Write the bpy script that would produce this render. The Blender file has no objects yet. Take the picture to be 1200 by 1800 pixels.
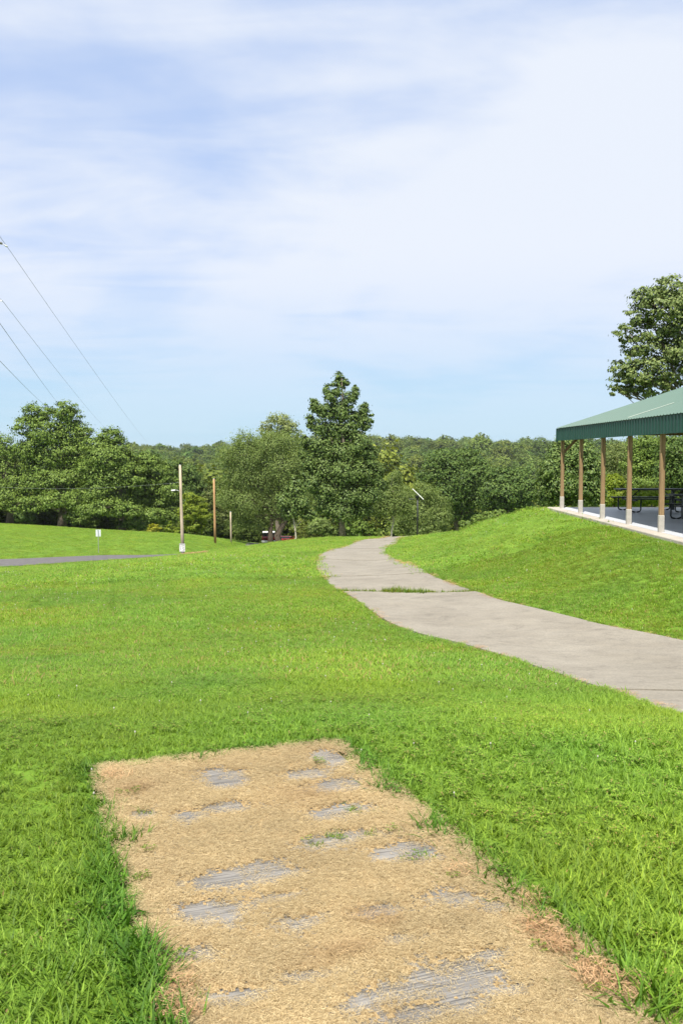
import bpy, math, random
import numpy as np
from mathutils import Vector, Matrix

random.seed(7)
rng = np.random.default_rng(11)
scene = bpy.context.scene
C = scene.collection
R = math.radians

# ------------------------------------------------------------------ camera
FPX = 1650.0                       # focal length in pixels of the 1200x1800 photograph
PITCH = math.atan(100.0 / FPX)     # horizon stands 100 px above the middle
CAMZ = 1.6
cam_data = bpy.data.cameras.new('camera')
cam = bpy.data.objects.new('camera', cam_data)
C.objects.link(cam)
cam.location = (0, 0, CAMZ)
cam.rotation_euler = (math.pi / 2 - PITCH, 0, 0)
cam_data.sensor_fit = 'VERTICAL'
cam_data.sensor_height = 24.0
cam_data.lens = 24.0 * FPX / 1800.0
cam_data.clip_start = 0.05
cam_data.clip_end = 20000
scene.camera = cam

# ------------------------------------------------------------------ sun, sky, exposure
SUN_AZ, SUN_EL = R(200), R(60)     # clockwise from +Y: behind the camera, a little to the left
sun_dir = Vector((math.sin(SUN_AZ) * math.cos(SUN_EL), math.cos(SUN_AZ) * math.cos(SUN_EL), math.sin(SUN_EL)))
sl = bpy.data.lights.new('sun', 'SUN')
sl.energy = 5.0
sl.angle = R(0.6)
sl.color = (1.0, 0.95, 0.86)
so = bpy.data.objects.new('sun', sl)
so.rotation_euler = sun_dir.to_track_quat('Z', 'Y').to_euler()
so.location = (0, -20, 60)
C.objects.link(so)

world = bpy.data.worlds.new('World')
scene.world = world
world.use_nodes = True
wt = world.node_tree
wt.nodes.clear()
def wn(t, **kw):
    n = wt.nodes.new(t)
    for k, v in kw.items():
        setattr(n, k, v)
    return n
SKY_STRENGTH = 0.10
w_out = wn('ShaderNodeOutputWorld')
w_bg = wn('ShaderNodeBackground')
w_bg.inputs['Strength'].default_value = SKY_STRENGTH
sky = wn('ShaderNodeTexSky', sky_type='NISHITA', sun_disc=False)
sky.sun_elevation = SUN_EL
sky.sun_rotation = SUN_AZ
sky.altitude = 300
sky.air_density = 1.0
sky.dust_density = 0.6
sky.ozone_density = 1.6
# thin high cloud: noise laid on a flat layer above the place
tc = wn('ShaderNodeTexCoord')
sep = wn('ShaderNodeSeparateXYZ')
wt.links.new(tc.outputs['Generated'], sep.inputs[0])
def wmath(op, a, b=None, clamp=False):
    n = wn('ShaderNodeMath', operation=op, use_clamp=clamp)
    for i, v in enumerate((a, b)):
        if v is None: continue
        if isinstance(v, (int, float)): n.inputs[i].default_value = v
        else: wt.links.new(v, n.inputs[i])
    return n.outputs[0]
zc = wmath('MAXIMUM', wmath('ADD', sep.outputs[2], 0.10), 0.03)
comb = wn('ShaderNodeCombineXYZ')
wt.links.new(wmath('DIVIDE', sep.outputs[0], zc), comb.inputs[0])
wt.links.new(wmath('DIVIDE', sep.outputs[1], zc), comb.inputs[1])
def wnoise(scale, detail, rough, loc, scl, dist=0.0, rot=0.0):
    m = wn('ShaderNodeMapping')
    m.inputs['Location'].default_value = loc
    m.inputs['Scale'].default_value = scl
    m.inputs['Rotation'].default_value = (0, 0, rot)
    wt.links.new(comb.outputs[0], m.inputs[0])
    n = wn('ShaderNodeTexNoise')
    n.inputs['Scale'].default_value = scale
    n.inputs['Detail'].default_value = detail
    n.inputs['Roughness'].default_value = rough
    n.inputs['Distortion'].default_value = dist
    wt.links.new(m.outputs[0], n.inputs['Vector'])
    return n.outputs['Fac']
n1 = wnoise(0.62, 6, 0.52, (12.3, 3.3, 0), (1.0, 0.8, 1), 0.5, R(-18))
n2 = wnoise(2.4, 7, 0.55, (7.3, 2.0, 0), (0.6, 1.25, 1), 0.7, R(25))
cl = wmath('ADD', wmath('MULTIPLY', n1, 0.78), wmath('MULTIPLY', n2, 0.22))
ramp = wn('ShaderNodeMapRange', interpolation_type='SMOOTHSTEP')
ramp.inputs['From Min'].default_value = 0.33
ramp.inputs['From Max'].default_value = 0.56
wt.links.new(cl, ramp.inputs['Value'])
fade = wn('ShaderNodeMapRange', interpolation_type='SMOOTHSTEP')   # the cloud layer thins out in the distance
fade.inputs['From Min'].default_value = 0.0
fade.inputs['From Max'].default_value = 0.22
fade.inputs['To Min'].default_value = 0.12
wt.links.new(sep.outputs[2], fade.inputs['Value'])
veil = wn('ShaderNodeMapRange', interpolation_type='SMOOTHSTEP')   # haze thickens towards the horizon
veil.inputs['From Min'].default_value = 0.0
veil.inputs['From Max'].default_value = 0.35
veil.inputs['To Min'].default_value = 0.88
veil.inputs['To Max'].default_value = 0.76
wt.links.new(sep.outputs[2], veil.inputs['Value'])
clo = wmath('MULTIPLY', ramp.outputs[0], fade.outputs[0])
cfac = wmath('ADD', veil.outputs[0], wmath('MULTIPLY', clo, wmath('SUBTRACT', 0.97, veil.outputs[0])), True)
hcol = wn('ShaderNodeMix', data_type='RGBA')
hcol.inputs[6].default_value = (3.15, 4.85, 6.0, 1)       # hazy air low down
hcol.inputs[7].default_value = (3.55, 4.5, 6.6, 1)       # clearer blue overhead
wt.links.new(fade.outputs[0], hcol.inputs[0])
ccol = wn('ShaderNodeMix', data_type='RGBA')
wt.links.new(hcol.outputs[2], ccol.inputs[6])
ccol.inputs[7].default_value = (5.55, 5.9, 6.55, 1)      # thin white cloud
wt.links.new(clo, ccol.inputs[0])
cmix = wn('ShaderNodeMix', data_type='RGBA')
wt.links.new(ccol.outputs[2], cmix.inputs[7])
wt.links.new(cfac, cmix.inputs[0])
wt.links.new(sky.outputs[0], cmix.inputs[6])
wt.links.new(cmix.outputs[2], w_bg.inputs['Color'])
wt.links.new(w_bg.outputs[0], w_out.inputs[0])

vs = scene.view_settings
vs.view_transform = 'Standard'
vs.look = 'None'
vs.gamma = 1
vs.use_curve_mapping = False
vs.exposure = 0.62
scene.cycles.max_bounces = 6
scene.cycles.diffuse_bounces = 3
scene.cycles.glossy_bounces = 2
scene.cycles.transmission_bounces = 4
scene.cycles.transparent_max_bounces = 8
scene.cycles.volume_bounces = 0
scene.cycles.use_denoising = True

# ------------------------------------------------------------------ helpers: measuring
def ray(px, py):
    u = (px - 600.0) / FPX
    v = (900.0 - py) / FPX
    cp, sp = math.cos(PITCH), math.sin(PITCH)
    return np.array((u, cp + v * sp, -sp + v * cp))
def P(px, py, d):
    """the point at distance d in front of the camera along the line of sight through a photograph pixel"""
    r = ray(px, py)
    return np.array((0, 0, CAMZ)) + r * (d / r[1])
MPP = 1.0 / FPX                    # metres per pixel and per metre of distance

# ------------------------------------------------------------------ helpers: objects
def tag(o, label=None, category=None, group=None, kind=None):
    if label: o['label'] = label
    if category: o['category'] = category
    if group: o['group'] = group
    if kind: o['kind'] = kind
    return o
def empty(name, loc, label=None, category=None, group=None, rz=0.0):
    o = bpy.data.objects.new(name, None)
    C.objects.link(o)
    o.location = tuple(float(c) for c in loc)
    o.rotation_euler = (0, 0, rz)
    o.empty_display_size = 0.3
    return tag(o, label, category, group)
def new_mesh(name, verts, faces, smooth=False):
    """faces: (n,k) integer array or a list of tuples"""
    me = bpy.data.meshes.new(name)
    verts = np.asarray(verts, dtype=np.float32)
    if isinstance(faces, np.ndarray):
        n, k = faces.shape
        me.vertices.add(len(verts)); me.vertices.foreach_set('co', verts.ravel())
        me.loops.add(n * k); me.loops.foreach_set('vertex_index', faces.astype(np.int32).ravel())
        me.polygons.add(n)
        me.polygons.foreach_set('loop_start', np.arange(0, n * k, k, dtype=np.int32))
        me.polygons.foreach_set('loop_total', np.full(n, k, dtype=np.int32))
        me.update(calc_edges=True)
    else:
        me.from_pydata(verts.tolist(), [], faces)
        me.update()
    if smooth:
        me.polygons.foreach_set('use_smooth', np.ones(len(me.polygons), dtype=bool))
    return me
def link(name, me, mat, parent=None, loc=(0, 0, 0), rot=(0, 0, 0)):
    o = bpy.data.objects.new(name, me)
    C.objects.link(o)
    if mat is not None and len(me.materials) == 0:
        me.materials.append(mat)
    o.location = tuple(float(c) for c in loc)
    o.rotation_euler = rot
    if parent is not None:
        o.parent = parent
    return o
class MB:
    """collects solid pieces into one mesh"""
    def __init__(self): self.v = []; self.f = []
    def add(self, vs_, fs_):
        b = len(self.v)
        self.v += [tuple(map(float, p)) for p in vs_]
        self.f += [tuple(b + i for i in f) for f in fs_]
        return self
    def box(self, x0, x1, y0, y1, z0, z1, c=0.0):
        if c <= 0:
            vs_ = [(x, y, z) for z in (z0, z1) for y in (y0, y1) for x in (x0, x1)]
            return self.add(vs_, [(0, 2, 3, 1), (4, 5, 7, 6), (0, 1, 5, 4), (2, 6, 7, 3), (0, 4, 6, 2), (1, 3, 7, 5)])
        # chamfered on its four upright edges and on the top
        def ring(i, z):
            a, b2, e, g = x0 + i, x1 - i, y0 + i, y1 - i
            return [(a + c, e, z), (b2 - c, e, z), (b2, e + c, z), (b2, g - c, z), (b2 - c, g, z), (a + c, g, z), (a, g - c, z), (a, e + c, z)]
        vs_ = ring(0, z0) + ring(0, z1 - c) + ring(c * .8, z1)
        fs_ = [tuple(range(7, -1, -1)), tuple(range(16, 24))]
        for k in (0, 8):
            for i in range(8):
                j = (i + 1) % 8
                fs_.append((k + i, k + j, k + 8 + j, k + 8 + i))
        return self.add(vs_, fs_)
    def tube(self, pts, rad, sides=8, caps=True, squash=1.0):
        pts = [np.array(p, float) for p in pts]
        if not hasattr(rad, '__len__'): rad = [rad] * len(pts)
        n = len(pts)
        t0 = pts[1] - pts[0]
        ref = np.array((0, 0, 1.0)) if abs(t0[2]) < .8 * np.linalg.norm(t0) else np.array((1.0, 0, 0))
        vs_, fs_ = [], []
        for i in range(n):
            t = pts[min(i + 1, n - 1)] - pts[max(i - 1, 0)]
            t = t / (np.linalg.norm(t) + 1e-9)
            a = np.cross(ref, t); a /= np.linalg.norm(a) + 1e-9
            b = np.cross(t, a)
            for k in range(sides):
                th = 2 * math.pi * k / sides
                vs_.append(pts[i] + rad[i] * (math.cos(th) * a + squash * math.sin(th) * b))
        for i in range(n - 1):
            for k in range(sides):
                j = (k + 1) % sides
                fs_.append((i * sides + k, i * sides + j, (i + 1) * sides + j, (i + 1) * sides + k))
        if caps:
            fs_.append(tuple(range(sides - 1, -1, -1)))
            fs_.append(tuple((n - 1) * sides + k for k in range(sides)))
        return self.add(vs_, fs_)
    def extrude(self, prof, axis, a0, a1):
        """closed 2D outline prof pushed along an axis ('x','y','z')"""
        def pt(p, a):
            return {'x': (a, p[0], p[1]), 'y': (p[0], a, p[1]), 'z': (p[0], p[1], a)}[axis]
        n = len(prof)
        vs_ = [pt(p, a0) for p in prof] + [pt(p, a1) for p in prof]
        fs_ = [tuple(range(n - 1, -1, -1)), tuple(range(n, 2 * n))]
        fs_ += [(i, (i + 1) % n, n + (i + 1) % n, n + i) for i in range(n)]
        return self.add(vs_, fs_)
    def mesh(self, name, smooth=False):
        me = new_mesh(name, self.v, self.f, smooth)
        import bmesh
        bm = bmesh.new(); bm.from_mesh(me)
        bmesh.ops.recalc_face_normals(bm, faces=bm.faces)
        bm.to_mesh(me); bm.free()
        return me
    def build(self, name, mat, parent=None, smooth=False, loc=(0, 0, 0), rot=(0, 0, 0)):
        return link(name, self.mesh(name, smooth), mat, parent, loc, rot)
def copy_tree(o, parent=None):
    c = o.copy(); C.objects.link(c); c.parent = parent
    for ch in list(o.children):
        copy_tree(ch, c)
    return c

# ------------------------------------------------------------------ helpers: materials
def mat_new(name):
    m = bpy.data.materials.new(name)
    m.use_nodes = True
    nt = m.node_tree
    b = nt.nodes['Principled BSDF']
    return m, nt, b
def nd(nt, t, **kw):
    n = nt.nodes.new(t)
    for k, v in kw.items(): setattr(n, k, v)
    return n
def noise(nt, scale, detail=4, rough=.55, src='Object', scl=(1, 1, 1), rot=(0, 0, 0), dist=0.0):
    t = nd(nt, 'ShaderNodeTexCoord')
    m = nd(nt, 'ShaderNodeMapping')
    m.inputs['Scale'].default_value = scl
    m.inputs['Rotation'].default_value = rot
    nt.links.new(t.outputs[src], m.inputs[0])
    n = nd(nt, 'ShaderNodeTexNoise')
    n.inputs['Scale'].default_value = scale
    n.inputs['Detail'].default_value = detail
    n.inputs['Roughness'].default_value = rough
    n.inputs['Distortion'].default_value = dist
    nt.links.new(m.outputs[0], n.inputs['Vector'])
    return n.outputs['Fac']
def ramp2(nt, fac, stops):
    r = nd(nt, 'ShaderNodeValToRGB')
    el = r.color_ramp.elements
    while len(el) < len(stops): el.new(0.5)
    for e, (p, c) in zip(el, stops):
        e.position = p; e.color = (*c, 1)
    nt.links.new(fac, r.inputs[0])
    return r.outputs[0]
def mixc(nt, fac, a, b, mode='MIX'):
    m = nd(nt, 'ShaderNodeMix', data_type='RGBA', blend_type=mode)
    for i, v in ((0, fac), (6, a), (7, b)):
        if isinstance(v, (int, float)): m.inputs[i].default_value = v
        elif isinstance(v, tuple): m.inputs[i].default_value = (*v, 1)
        else: nt.links.new(v, m.inputs[i])
    return m.outputs[2]
def bump(nt, b, h, strength=.3, dist=.01):
    n = nd(nt, 'ShaderNodeBump')
    n.inputs['Strength'].default_value = strength
    n.inputs['Distance'].default_value = dist
    nt.links.new(h, n.inputs['Height'])
    nt.links.new(n.outputs[0], b.inputs['Normal'])
def simple(name, col, rough=.6, metal=0.0, var=.18, scale=6.0, spec=.4, bstr=0.0):
    m, nt, b = mat_new(name)
    f = noise(nt, scale)
    lo = tuple(c * (1 - var) for c in col); hi = tuple(min(1, c * (1 + var)) for c in col)
    nt.links.new(ramp2(nt, f, [(.3, lo), (.7, hi)]), b.inputs['Base Color'])
    b.inputs['Roughness'].default_value = rough
    b.inputs['Metallic'].default_value = metal
    b.inputs['Specular IOR Level'].default_value = spec
    if bstr: bump(nt, b, f, bstr)
    return m
def leaf_mat(name, dark, light, trans=.35, rough=.5, spec=.35, inst=False, dry=None):
    """leaf colour: differs from leaf to leaf and from plant to plant"""
    m, nt, b = mat_new(name)
    g = nd(nt, 'ShaderNodeNewGeometry')
    col = ramp2(nt, g.outputs['Random Per Island'], [(0, dark), (1, light)])
    if dry:
        th = nd(nt, 'ShaderNodeMath', operation='GREATER_THAN')
        th.inputs[1].default_value = dry[0]
        m7 = nd(nt, 'ShaderNodeMath', operation='MULTIPLY'); m7.inputs[1].default_value = 7.31
        nt.links.new(g.outputs['Random Per Island'], m7.inputs[0])
        fr = nd(nt, 'ShaderNodeMath', operation='FRACT')
        nt.links.new(m7.outputs[0], fr.inputs[0])
        nt.links.new(fr.outputs[0], th.inputs[0])
        col = mixc(nt, th.outputs[0], col, dry[1])
    if inst:
        a = nd(nt, 'ShaderNodeAttribute', attribute_type='INSTANCER', attribute_name='tint')
        col = mixc(nt, 1.0, col, a.outputs['Color'], 'MULTIPLY')
    nt.links.new(col, b.inputs['Base Color'])
    b.inputs['Roughness'].default_value = rough
    b.inputs['Specular IOR Level'].default_value = spec
    tr = nd(nt, 'ShaderNodeBsdfTranslucent')
    tcol = mixc(nt, 1.0, col, (1.25, 1.25, .55), 'MULTIPLY')
    nt.links.new(tcol, tr.inputs[0])
    mx = nd(nt, 'ShaderNodeMixShader')
    mx.inputs[0].default_value = trans
    nt.links.new(b.outputs[0], mx.inputs[1]); nt.links.new(tr.outputs[0], mx.inputs[2])
    nt.links.new(mx.outputs[0], nt.nodes['Material Output'].inputs[0])
    return m

# ------------------------------------------------------------------ terrain
BASE = np.array([(-400, 2.0), (-60, .8), (-20, 0.1), (0, 0), (5, 0), (7, -.24), (9, -.5), (13, -.95), (20, -1.42), (34, -2.32), (60, -4.0), (86, -5.75),
                 (95, -6.9), (110, -9.3), (137, -13), (165, -16.8), (220, -25), (300, -32), (400, -35), (550, -31), (700, -21),
                 (850, -15), (1000, -7.5), (1200, -2), (2000, 0), (9000, 0)], float)
def pchip(x, xp, yp):
    h = np.diff(xp); dl = np.diff(yp) / h
    m = np.zeros(len(xp))
    for i in range(1, len(xp) - 1):
        if dl[i - 1] * dl[i] > 0:
            w1, w2 = 2 * h[i] + h[i - 1], h[i] + 2 * h[i - 1]
            m[i] = (w1 + w2) / (w1 / dl[i - 1] + w2 / dl[i])
    m[0], m[-1] = dl[0], dl[-1]
    i = np.clip(np.searchsorted(xp, x) - 1, 0, len(xp) - 2)
    t = np.clip((x - xp[i]) / h[i], 0, 1)
    return (yp[i] * (1 + 2 * t) * (1 - t) ** 2 + m[i] * h[i] * t * (1 - t) ** 2 + yp[i + 1] * t * t * (3 - 2 * t) + m[i + 1] * h[i] * t * t * (t - 1))
def base_z(y): return pchip(np.asarray(y, float), BASE[:, 0], BASE[:, 1])
SLAB_Z = -0.29
GP = [  # measured points of the ground: photograph pixel and distance
    (1200, 1256, 6.9), (1200, 1126, 13.2), (831, 1037, 20.6), (620, 1050, 19.5), (557, 990, 34), (705, 990, 34), (743, 942, 86), (690, 944, 84), (600, 944, 83),
    (0, 996, 67.5), (0, 981, 74), (150, 986, 71.5), (150, 975.5, 79), (300, 976.5, 77), (330, 971, 81), (0, 920.5, 136), (100, 926, 134), (200, 933, 131), (300, 938, 124), (400, 945, 112),
    (460, 952, 105), (500, 954, 100), (172, 971, 82), (540, 951, 93), (300, 1100, 15.5), (0, 1110, 15.5),
    (1200, 965, 20.6), (1150, 950, 22.7), (1080, 927, 26.8), (1020, 908, 31.2), (975, 896, 35.0), (850, 917, 47), (795, 935, 60), (740, 952, 58), (930, 905, 39),
    (600, 970, 45), (600, 956, 60), (600, 948, 74), (677, 968, 47), (691, 960, 55), (721, 947, 75), (559, 980, 39.5), (584, 965, 49), (622, 954, 61), (666, 946, 78),
    (760, 965, 41), (800, 948, 46), (520, 985, 34), (500, 962, 60), (450, 970, 55), (890, 960, 28), (950, 980, 24)]
cp = [P(*g) for g in GP]
cp += [np.array((x, y, z)) for x, y, z in [
    (0, 3, 0), (-1.5, 3, 0), (1.5, 3, 0), (0, 5, 0.0), (-2.5, 5, -.02), (2.4, 5, -.02), (-4, 1, 0), (4, 1, 0), (0, 0, 0), (-3, 8.5, -.5), (0, 8.5, -.46),
    (16, 34, -.6), (16, 20, -.5), (14, 26, -.5), (12, 40, -1.5), (14, 60, -5), (30, 60, -4), (30, 100, -10), (6, 90, -6.9), (0, 112, -9.8), (-10.5, 138, -11.6), (-8.4, 134, -11.3), (-9, 125, -10.6),
    (12, 110, -10.5), (-60, 140, -8), (-60, 75, -7), (-35, 40, -4.2), (40, 30, -1), (20, 10, -.3), (-20, 10, -1.0), (-50, 180, -16), (0, 180, -19), (60, 180, -17),
    (-80, 260, -28), (0, 260, -29), (80, 260, -28), (150, 600, -28), (-150, 600, -28), (0, 600, -28.3), (-300, 1000, 0), (300, 1000, 4), (0, 1000, 3)]]
cp = np.array(cp)
def warp(x, y):
    yy = np.clip(y, -6, 1100) + 12.0
    return np.stack([np.clip(x / yy, -.9, .9) * 1.6, np.log(yy)], -1)
def tps_fit(pts, val):
    n = len(pts)
    d = np.linalg.norm(pts[:, None] - pts[None], axis=-1)
    K = np.where(d > 0, d * d * np.log(d + 1e-12), 0) + np.eye(n) * 2e-4
    Pm = np.hstack([np.ones((n, 1)), pts])
    A = np.block([[K, Pm], [Pm.T, np.zeros((3, 3))]])
    return np.linalg.solve(A, np.concatenate([val, np.zeros(3)]))
cpw = warp(cp[:, 0], cp[:, 1])
# the correction is scaled by distance so that near and far ground are fitted alike
cps = (cp[:, 1].clip(0, 300) + 10)
coef = tps_fit(cpw, (cp[:, 2] - base_z(cp[:, 1])) / cps)
ROAD_C = np.array([(-70, 60), (-45, 64.5), (-24.6, 70.5), (-19, 75.5), (-14.2, 81), (-10.2, 88), (-8.2, 100), (-9.0, 116), (-10, 133)], float)
def poly_dist(x, y, pl):
    d = np.full(np.shape(x), 1e9)
    for a, b in zip(pl[:-1], pl[1:]):
        ab = b - a
        t = np.clip(((x - a[0]) * ab[0] + (y - a[1]) * ab[1]) / (ab @ ab), 0, 1)
        d = np.minimum(d, np.hypot(x - a[0] - t * ab[0], y - a[1] - t * ab[1]))
    return d
PAD = None
def hills(x, y):
    """long waves of the far ridge"""
    a = np.clip((y - 300) / 500, 0, 1)
    return a * (3.2 * np.sin(x / 190 + 1.2) + 2.6 * np.sin(x / 83 + y / 140) + 1.5 * np.sin(x / 37 + 2) + 3.0 * np.clip(x / 300, -1, 1))
def ground_z(x, y):
    x = np.asarray(x, float); y = np.asarray(y, float)
    q = warp(x, y)
    shp = x.shape
    qf = q.reshape(-1, 2)
    out = np.zeros(len(qf))
    for s in range(0, len(qf), 20000):
        qq = qf[s:s + 20000]
        d = np.linalg.norm(qq[:, None] - cpw[None], axis=-1)
        out[s:s + 20000] = np.where(d > 0, d * d * np.log(d + 1e-12), 0) @ coef[:-3] + coef[-3] + qq @ coef[-2:]
    r = out.reshape(shp) * (np.clip(y, 0, 300) + 10)
    r = np.clip(r, -9, 9) * np.clip(1 - (y - 300) / 300, 0, 1) * np.clip((y + 14) / 8, 0, 1)
    z = base_z(y) + r + hills(x, y)
    dr = poly_dist(x, y, ROAD_C)
    z = z - 2.5 * np.exp(-(dr / 5.5) ** 2) * np.clip((y - 80.5) / 9, 0, 1) * np.clip((124 - y) / 14, 0, 1)
    return z
def gz(x, y): return float(ground_z(np.array([x]), np.array([y]))[0])
def hit(px, py, lo=2.0, hi=140.0):
    """first point where the line of sight through a pixel meets the ground"""
    r = ray(px, py)
    ds = np.exp(np.linspace(math.log(lo), math.log(hi), 900))
    pts = np.array((0, 0, CAMZ)) + r[None] * (ds / r[1])[:, None]
    dz = pts[:, 2] - ground_z(pts[:, 0], pts[:, 1])
    k = int(np.argmax(dz < 0))
    if dz[k] >= 0: k = len(ds) - 1
    if k == 0: return pts[0]
    t = dz[k - 1] / (dz[k - 1] - dz[k] + 1e-9)
    return pts[k - 1] + (pts[k] - pts[k - 1]) * min(max(t, 0), 1)

# ------------------------------------------------------------------ outlines on the ground
def hit_d(px, py, d):
    p = P(px, py, d)
    return np.array((p[0], p[1]))
PATH_L = [np.array((3.1, -3.0)), np.array((2.75, 2.0))] + [hit(*p)[:2] for p in [(1200, 1256), (1090, 1220), (980, 1184), (897, 1156), (815, 1132), (743, 1115), (683, 1093), (658, 1077), (628, 1055),
          (606, 1042), (581, 1027), (567, 1011), (556, 994)]] + [hit_d(559, 980, 39.5), hit_d(584, 965, 49), hit_d(622, 954, 61), hit_d(666, 946, 76), np.array((5.4, 87.5)), np.array((9.5, 97)), np.array((15, 104))]
PATH_R = [np.array((6.3, -3.0)), np.array((6.0, 5.0))] + [hit(*p)[:2] for p in [(1200, 1126), (1134, 1112), (1062, 1099), (1007, 1085), (936, 1068), (870, 1052), (831, 1037), (787, 1022), (749, 1005),
          (710, 990)]] + [hit_d(682, 975, 42.5), hit_d(677, 968, 47.5), hit_d(691, 960, 56), hit_d(721, 947, 74), np.array((7.9, 85.5)), np.array((11.5, 94)), np.array((17, 101))]
def resample(pl, n):
    pl = np.array(pl)
    s = np.concatenate([[0], np.cumsum(np.hypot(*np.diff(pl, axis=0).T))])
    t = np.linspace(0, s[-1], n)
    return np.stack([pchip(t, s, pl[:, 0]), pchip(t, s, pl[:, 1])], -1)
# pair the two edges by distance from the camera along y
ys = np.concatenate([np.arange(-3, 30, .25), np.arange(30, 100, .5)])
pl_l, pl_r = resample(PATH_L, 700), resample(PATH_R, 700)
def edge_at(pl, f):
    i = np.clip((f * (len(pl) - 1)), 0, len(pl) - 1.001)
    k = i.astype(int); t = (i - k)[:, None]
    return pl[k] * (1 - t) + pl[k + 1] * t
NST = 420
ff = np.linspace(0, 1, NST)
EL, ER = edge_at(pl_l, ff), edge_at(pl_r, ff)
PATH_POLY = np.vstack([EL, ER[::-1]])
def in_poly(x, y, poly):
    x = np.asarray(x); y = np.asarray(y)
    c = np.zeros(x.shape, bool)
    n = len(poly)
    for i in range(n):
        x1, y1 = poly[i]; x2, y2 = poly[i - 1]
        if y1 == y2: continue
        m = ((y1 > y) != (y2 > y)) & (x < (x2 - x1) * (y - y1) / (y2 - y1) + x1)
        c ^= m
    return c
# tee pad: a rectangle of concrete, its long side running away to the left
PAD_DIR = np.array((-0.345, 0.9386)); PAD_N = np.array((PAD_DIR[1], -PAD_DIR[0]))
PAD_O = np.array((-0.62, 4.885))       # middle of the far end
PAD_W, PAD_L = 1.20, 3.3
def pad_uv(x, y):
    dx, dy = np.asarray(x) - PAD_O[0], np.asarray(y) - PAD_O[1]
    return dx * PAD_N[0] + dy * PAD_N[1], -(dx * PAD_DIR[0] + dy * PAD_DIR[1])     # across, and back from the far end
def pad_xy(u, v):
    return PAD_O[0] + u * PAD_N[0] - v * PAD_DIR[0], PAD_O[1] + u * PAD_N[1] - v * PAD_DIR[1]
def vnoise(x, y, s, seed=0):
    """smooth value noise, 0..1"""
    x = np.asarray(x) * s; y = np.asarray(y) * s
    xi, yi = np.floor(x).astype(np.int64), np.floor(y).astype(np.int64)
    fx, fy = x - xi, y - yi
    fx, fy = fx * fx * (3 - 2 * fx), fy * fy * (3 - 2 * fy)
    def h(a, b):
        n = (a * 374761393 + b * 668265263 + seed * 974634777) & 0x7fffffff
        n = ((n ^ (n >> 13)) * 1274126177) & 0x7fffffff
        return ((n ^ (n >> 16)) & 0xffff) / 65535.0
    return (h(xi, yi) * (1 - fx) + h(xi + 1, yi) * fx) * (1 - fy) + (h(xi, yi + 1) * (1 - fx) + h(xi + 1, yi + 1) * fx) * fy
def fbm(x, y, s, seed=0, oct=3):
    t = 0; a = .5; n = 0
    for k in range(oct):
        t = t + a * vnoise(x, y, s * 2 ** k, seed + k); n += a; a *= .5
    return t / n
SLAB_X0, SLAB_X1, SLAB_Y0, SLAB_Y1 = 7.47, 18.2, 16.4, 34.2

# ------------------------------------------------------------------ materials of the setting
def grass_ground_mat():
    m, nt, b = mat_new('lawn')
    f1 = noise(nt, 0.35, 5, .6)
    f2 = noise(nt, 5.0, 6, .7)
    f3 = noise(nt, 0.06, 3, .5, scl=(1, .35, 1))
    c1 = ramp2(nt, f2, [(.25, (.085, .155, .020)), (.75, (.185, .295, .036))])
    c2 = ramp2(nt, f1, [(.3, (.80, .92, .75)), (.7, (1.15, 1.06, 1.1))])
    c3 = ramp2(nt, f3, [(.35, (.92, .96, .95)), (.65, (1.08, 1.02, 1.0))])
    c = mixc(nt, 1.0, mixc(nt, 1.0, c1, c2, 'MULTIPLY'), c3, 'MULTIPLY')
    nt.links.new(c, b.inputs['Base Color'])
    b.inputs['Roughness'].default_value = .9
    b.inputs['Specular IOR Level'].default_value = .1
    bump(nt, b, f2, .6, .05)
    return m
def concrete_mat(name, lo, hi, groove=None, stain=(.5, .42, .30), scale=1.0):
    m, nt, b = mat_new(name)
    f1 = noise(nt, .9 * scale, 6, .62)
    f2 = noise(nt, 38 * scale, 4, .6)
    f3 = noise(nt, .35 * scale, 4, .6, dist=.8)
    c = ramp2(nt, f1, [(.28, lo), (.72, hi)])
    sp = ramp2(nt, f2, [(.32, (.80, .80, .80)), (.62, (1.08, 1.08, 1.08))])
    c = mixc(nt, 1.0, c, sp, 'MULTIPLY')
    st = nd(nt, 'ShaderNodeMapRange'); st.inputs['From Min'].default_value = .55; st.inputs['From Max'].default_value = .8; st.inputs['To Max'].default_value = .5
    nt.links.new(f3, st.inputs['Value'])
    c = mixc(nt, st.outputs[0], c, stain)
    f4 = noise(nt, 2.2 * scale, 8, .72, dist=1.6)
    c = mixc(nt, 1.0, c, ramp2(nt, f4, [(.30, (.74, .73, .72)), (.46, (1.0, 1.0, 1.0)), (.66, (1.10, 1.09, 1.07))]), 'MULTIPLY')
    nt.links.new(c, b.inputs['Base Color'])
    b.inputs['Roughness'].default_value = .88
    b.inputs['Specular IOR Level'].default_value = .25
    bump(nt, b, f2, .35, .004)
    return m
M = {}
M['lawn'] = grass_ground_mat()
M['concrete'] = concrete_mat('weathered_concrete', (.204, .182, .146), (.272, .247, .203), stain=(.275, .245, .19))
M['border'] = concrete_mat('bare_concrete', (.36, .32, .27), (.47, .43, .37), stain=(.40, .34, .27))
M['asphalt'] = simple('asphalt', (.12, .113, .112), .9, var=.15, scale=3, spec=.2)
M['soil'] = simple('soil', (.16, .115, .07), .95, var=.35, scale=12, spec=.1)
M['floorpaint'] = simple('grey_floor_paint', (.48, .50, .53), .45, var=.08, scale=1.2, spec=.5)
M['woodpost'] = None

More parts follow.
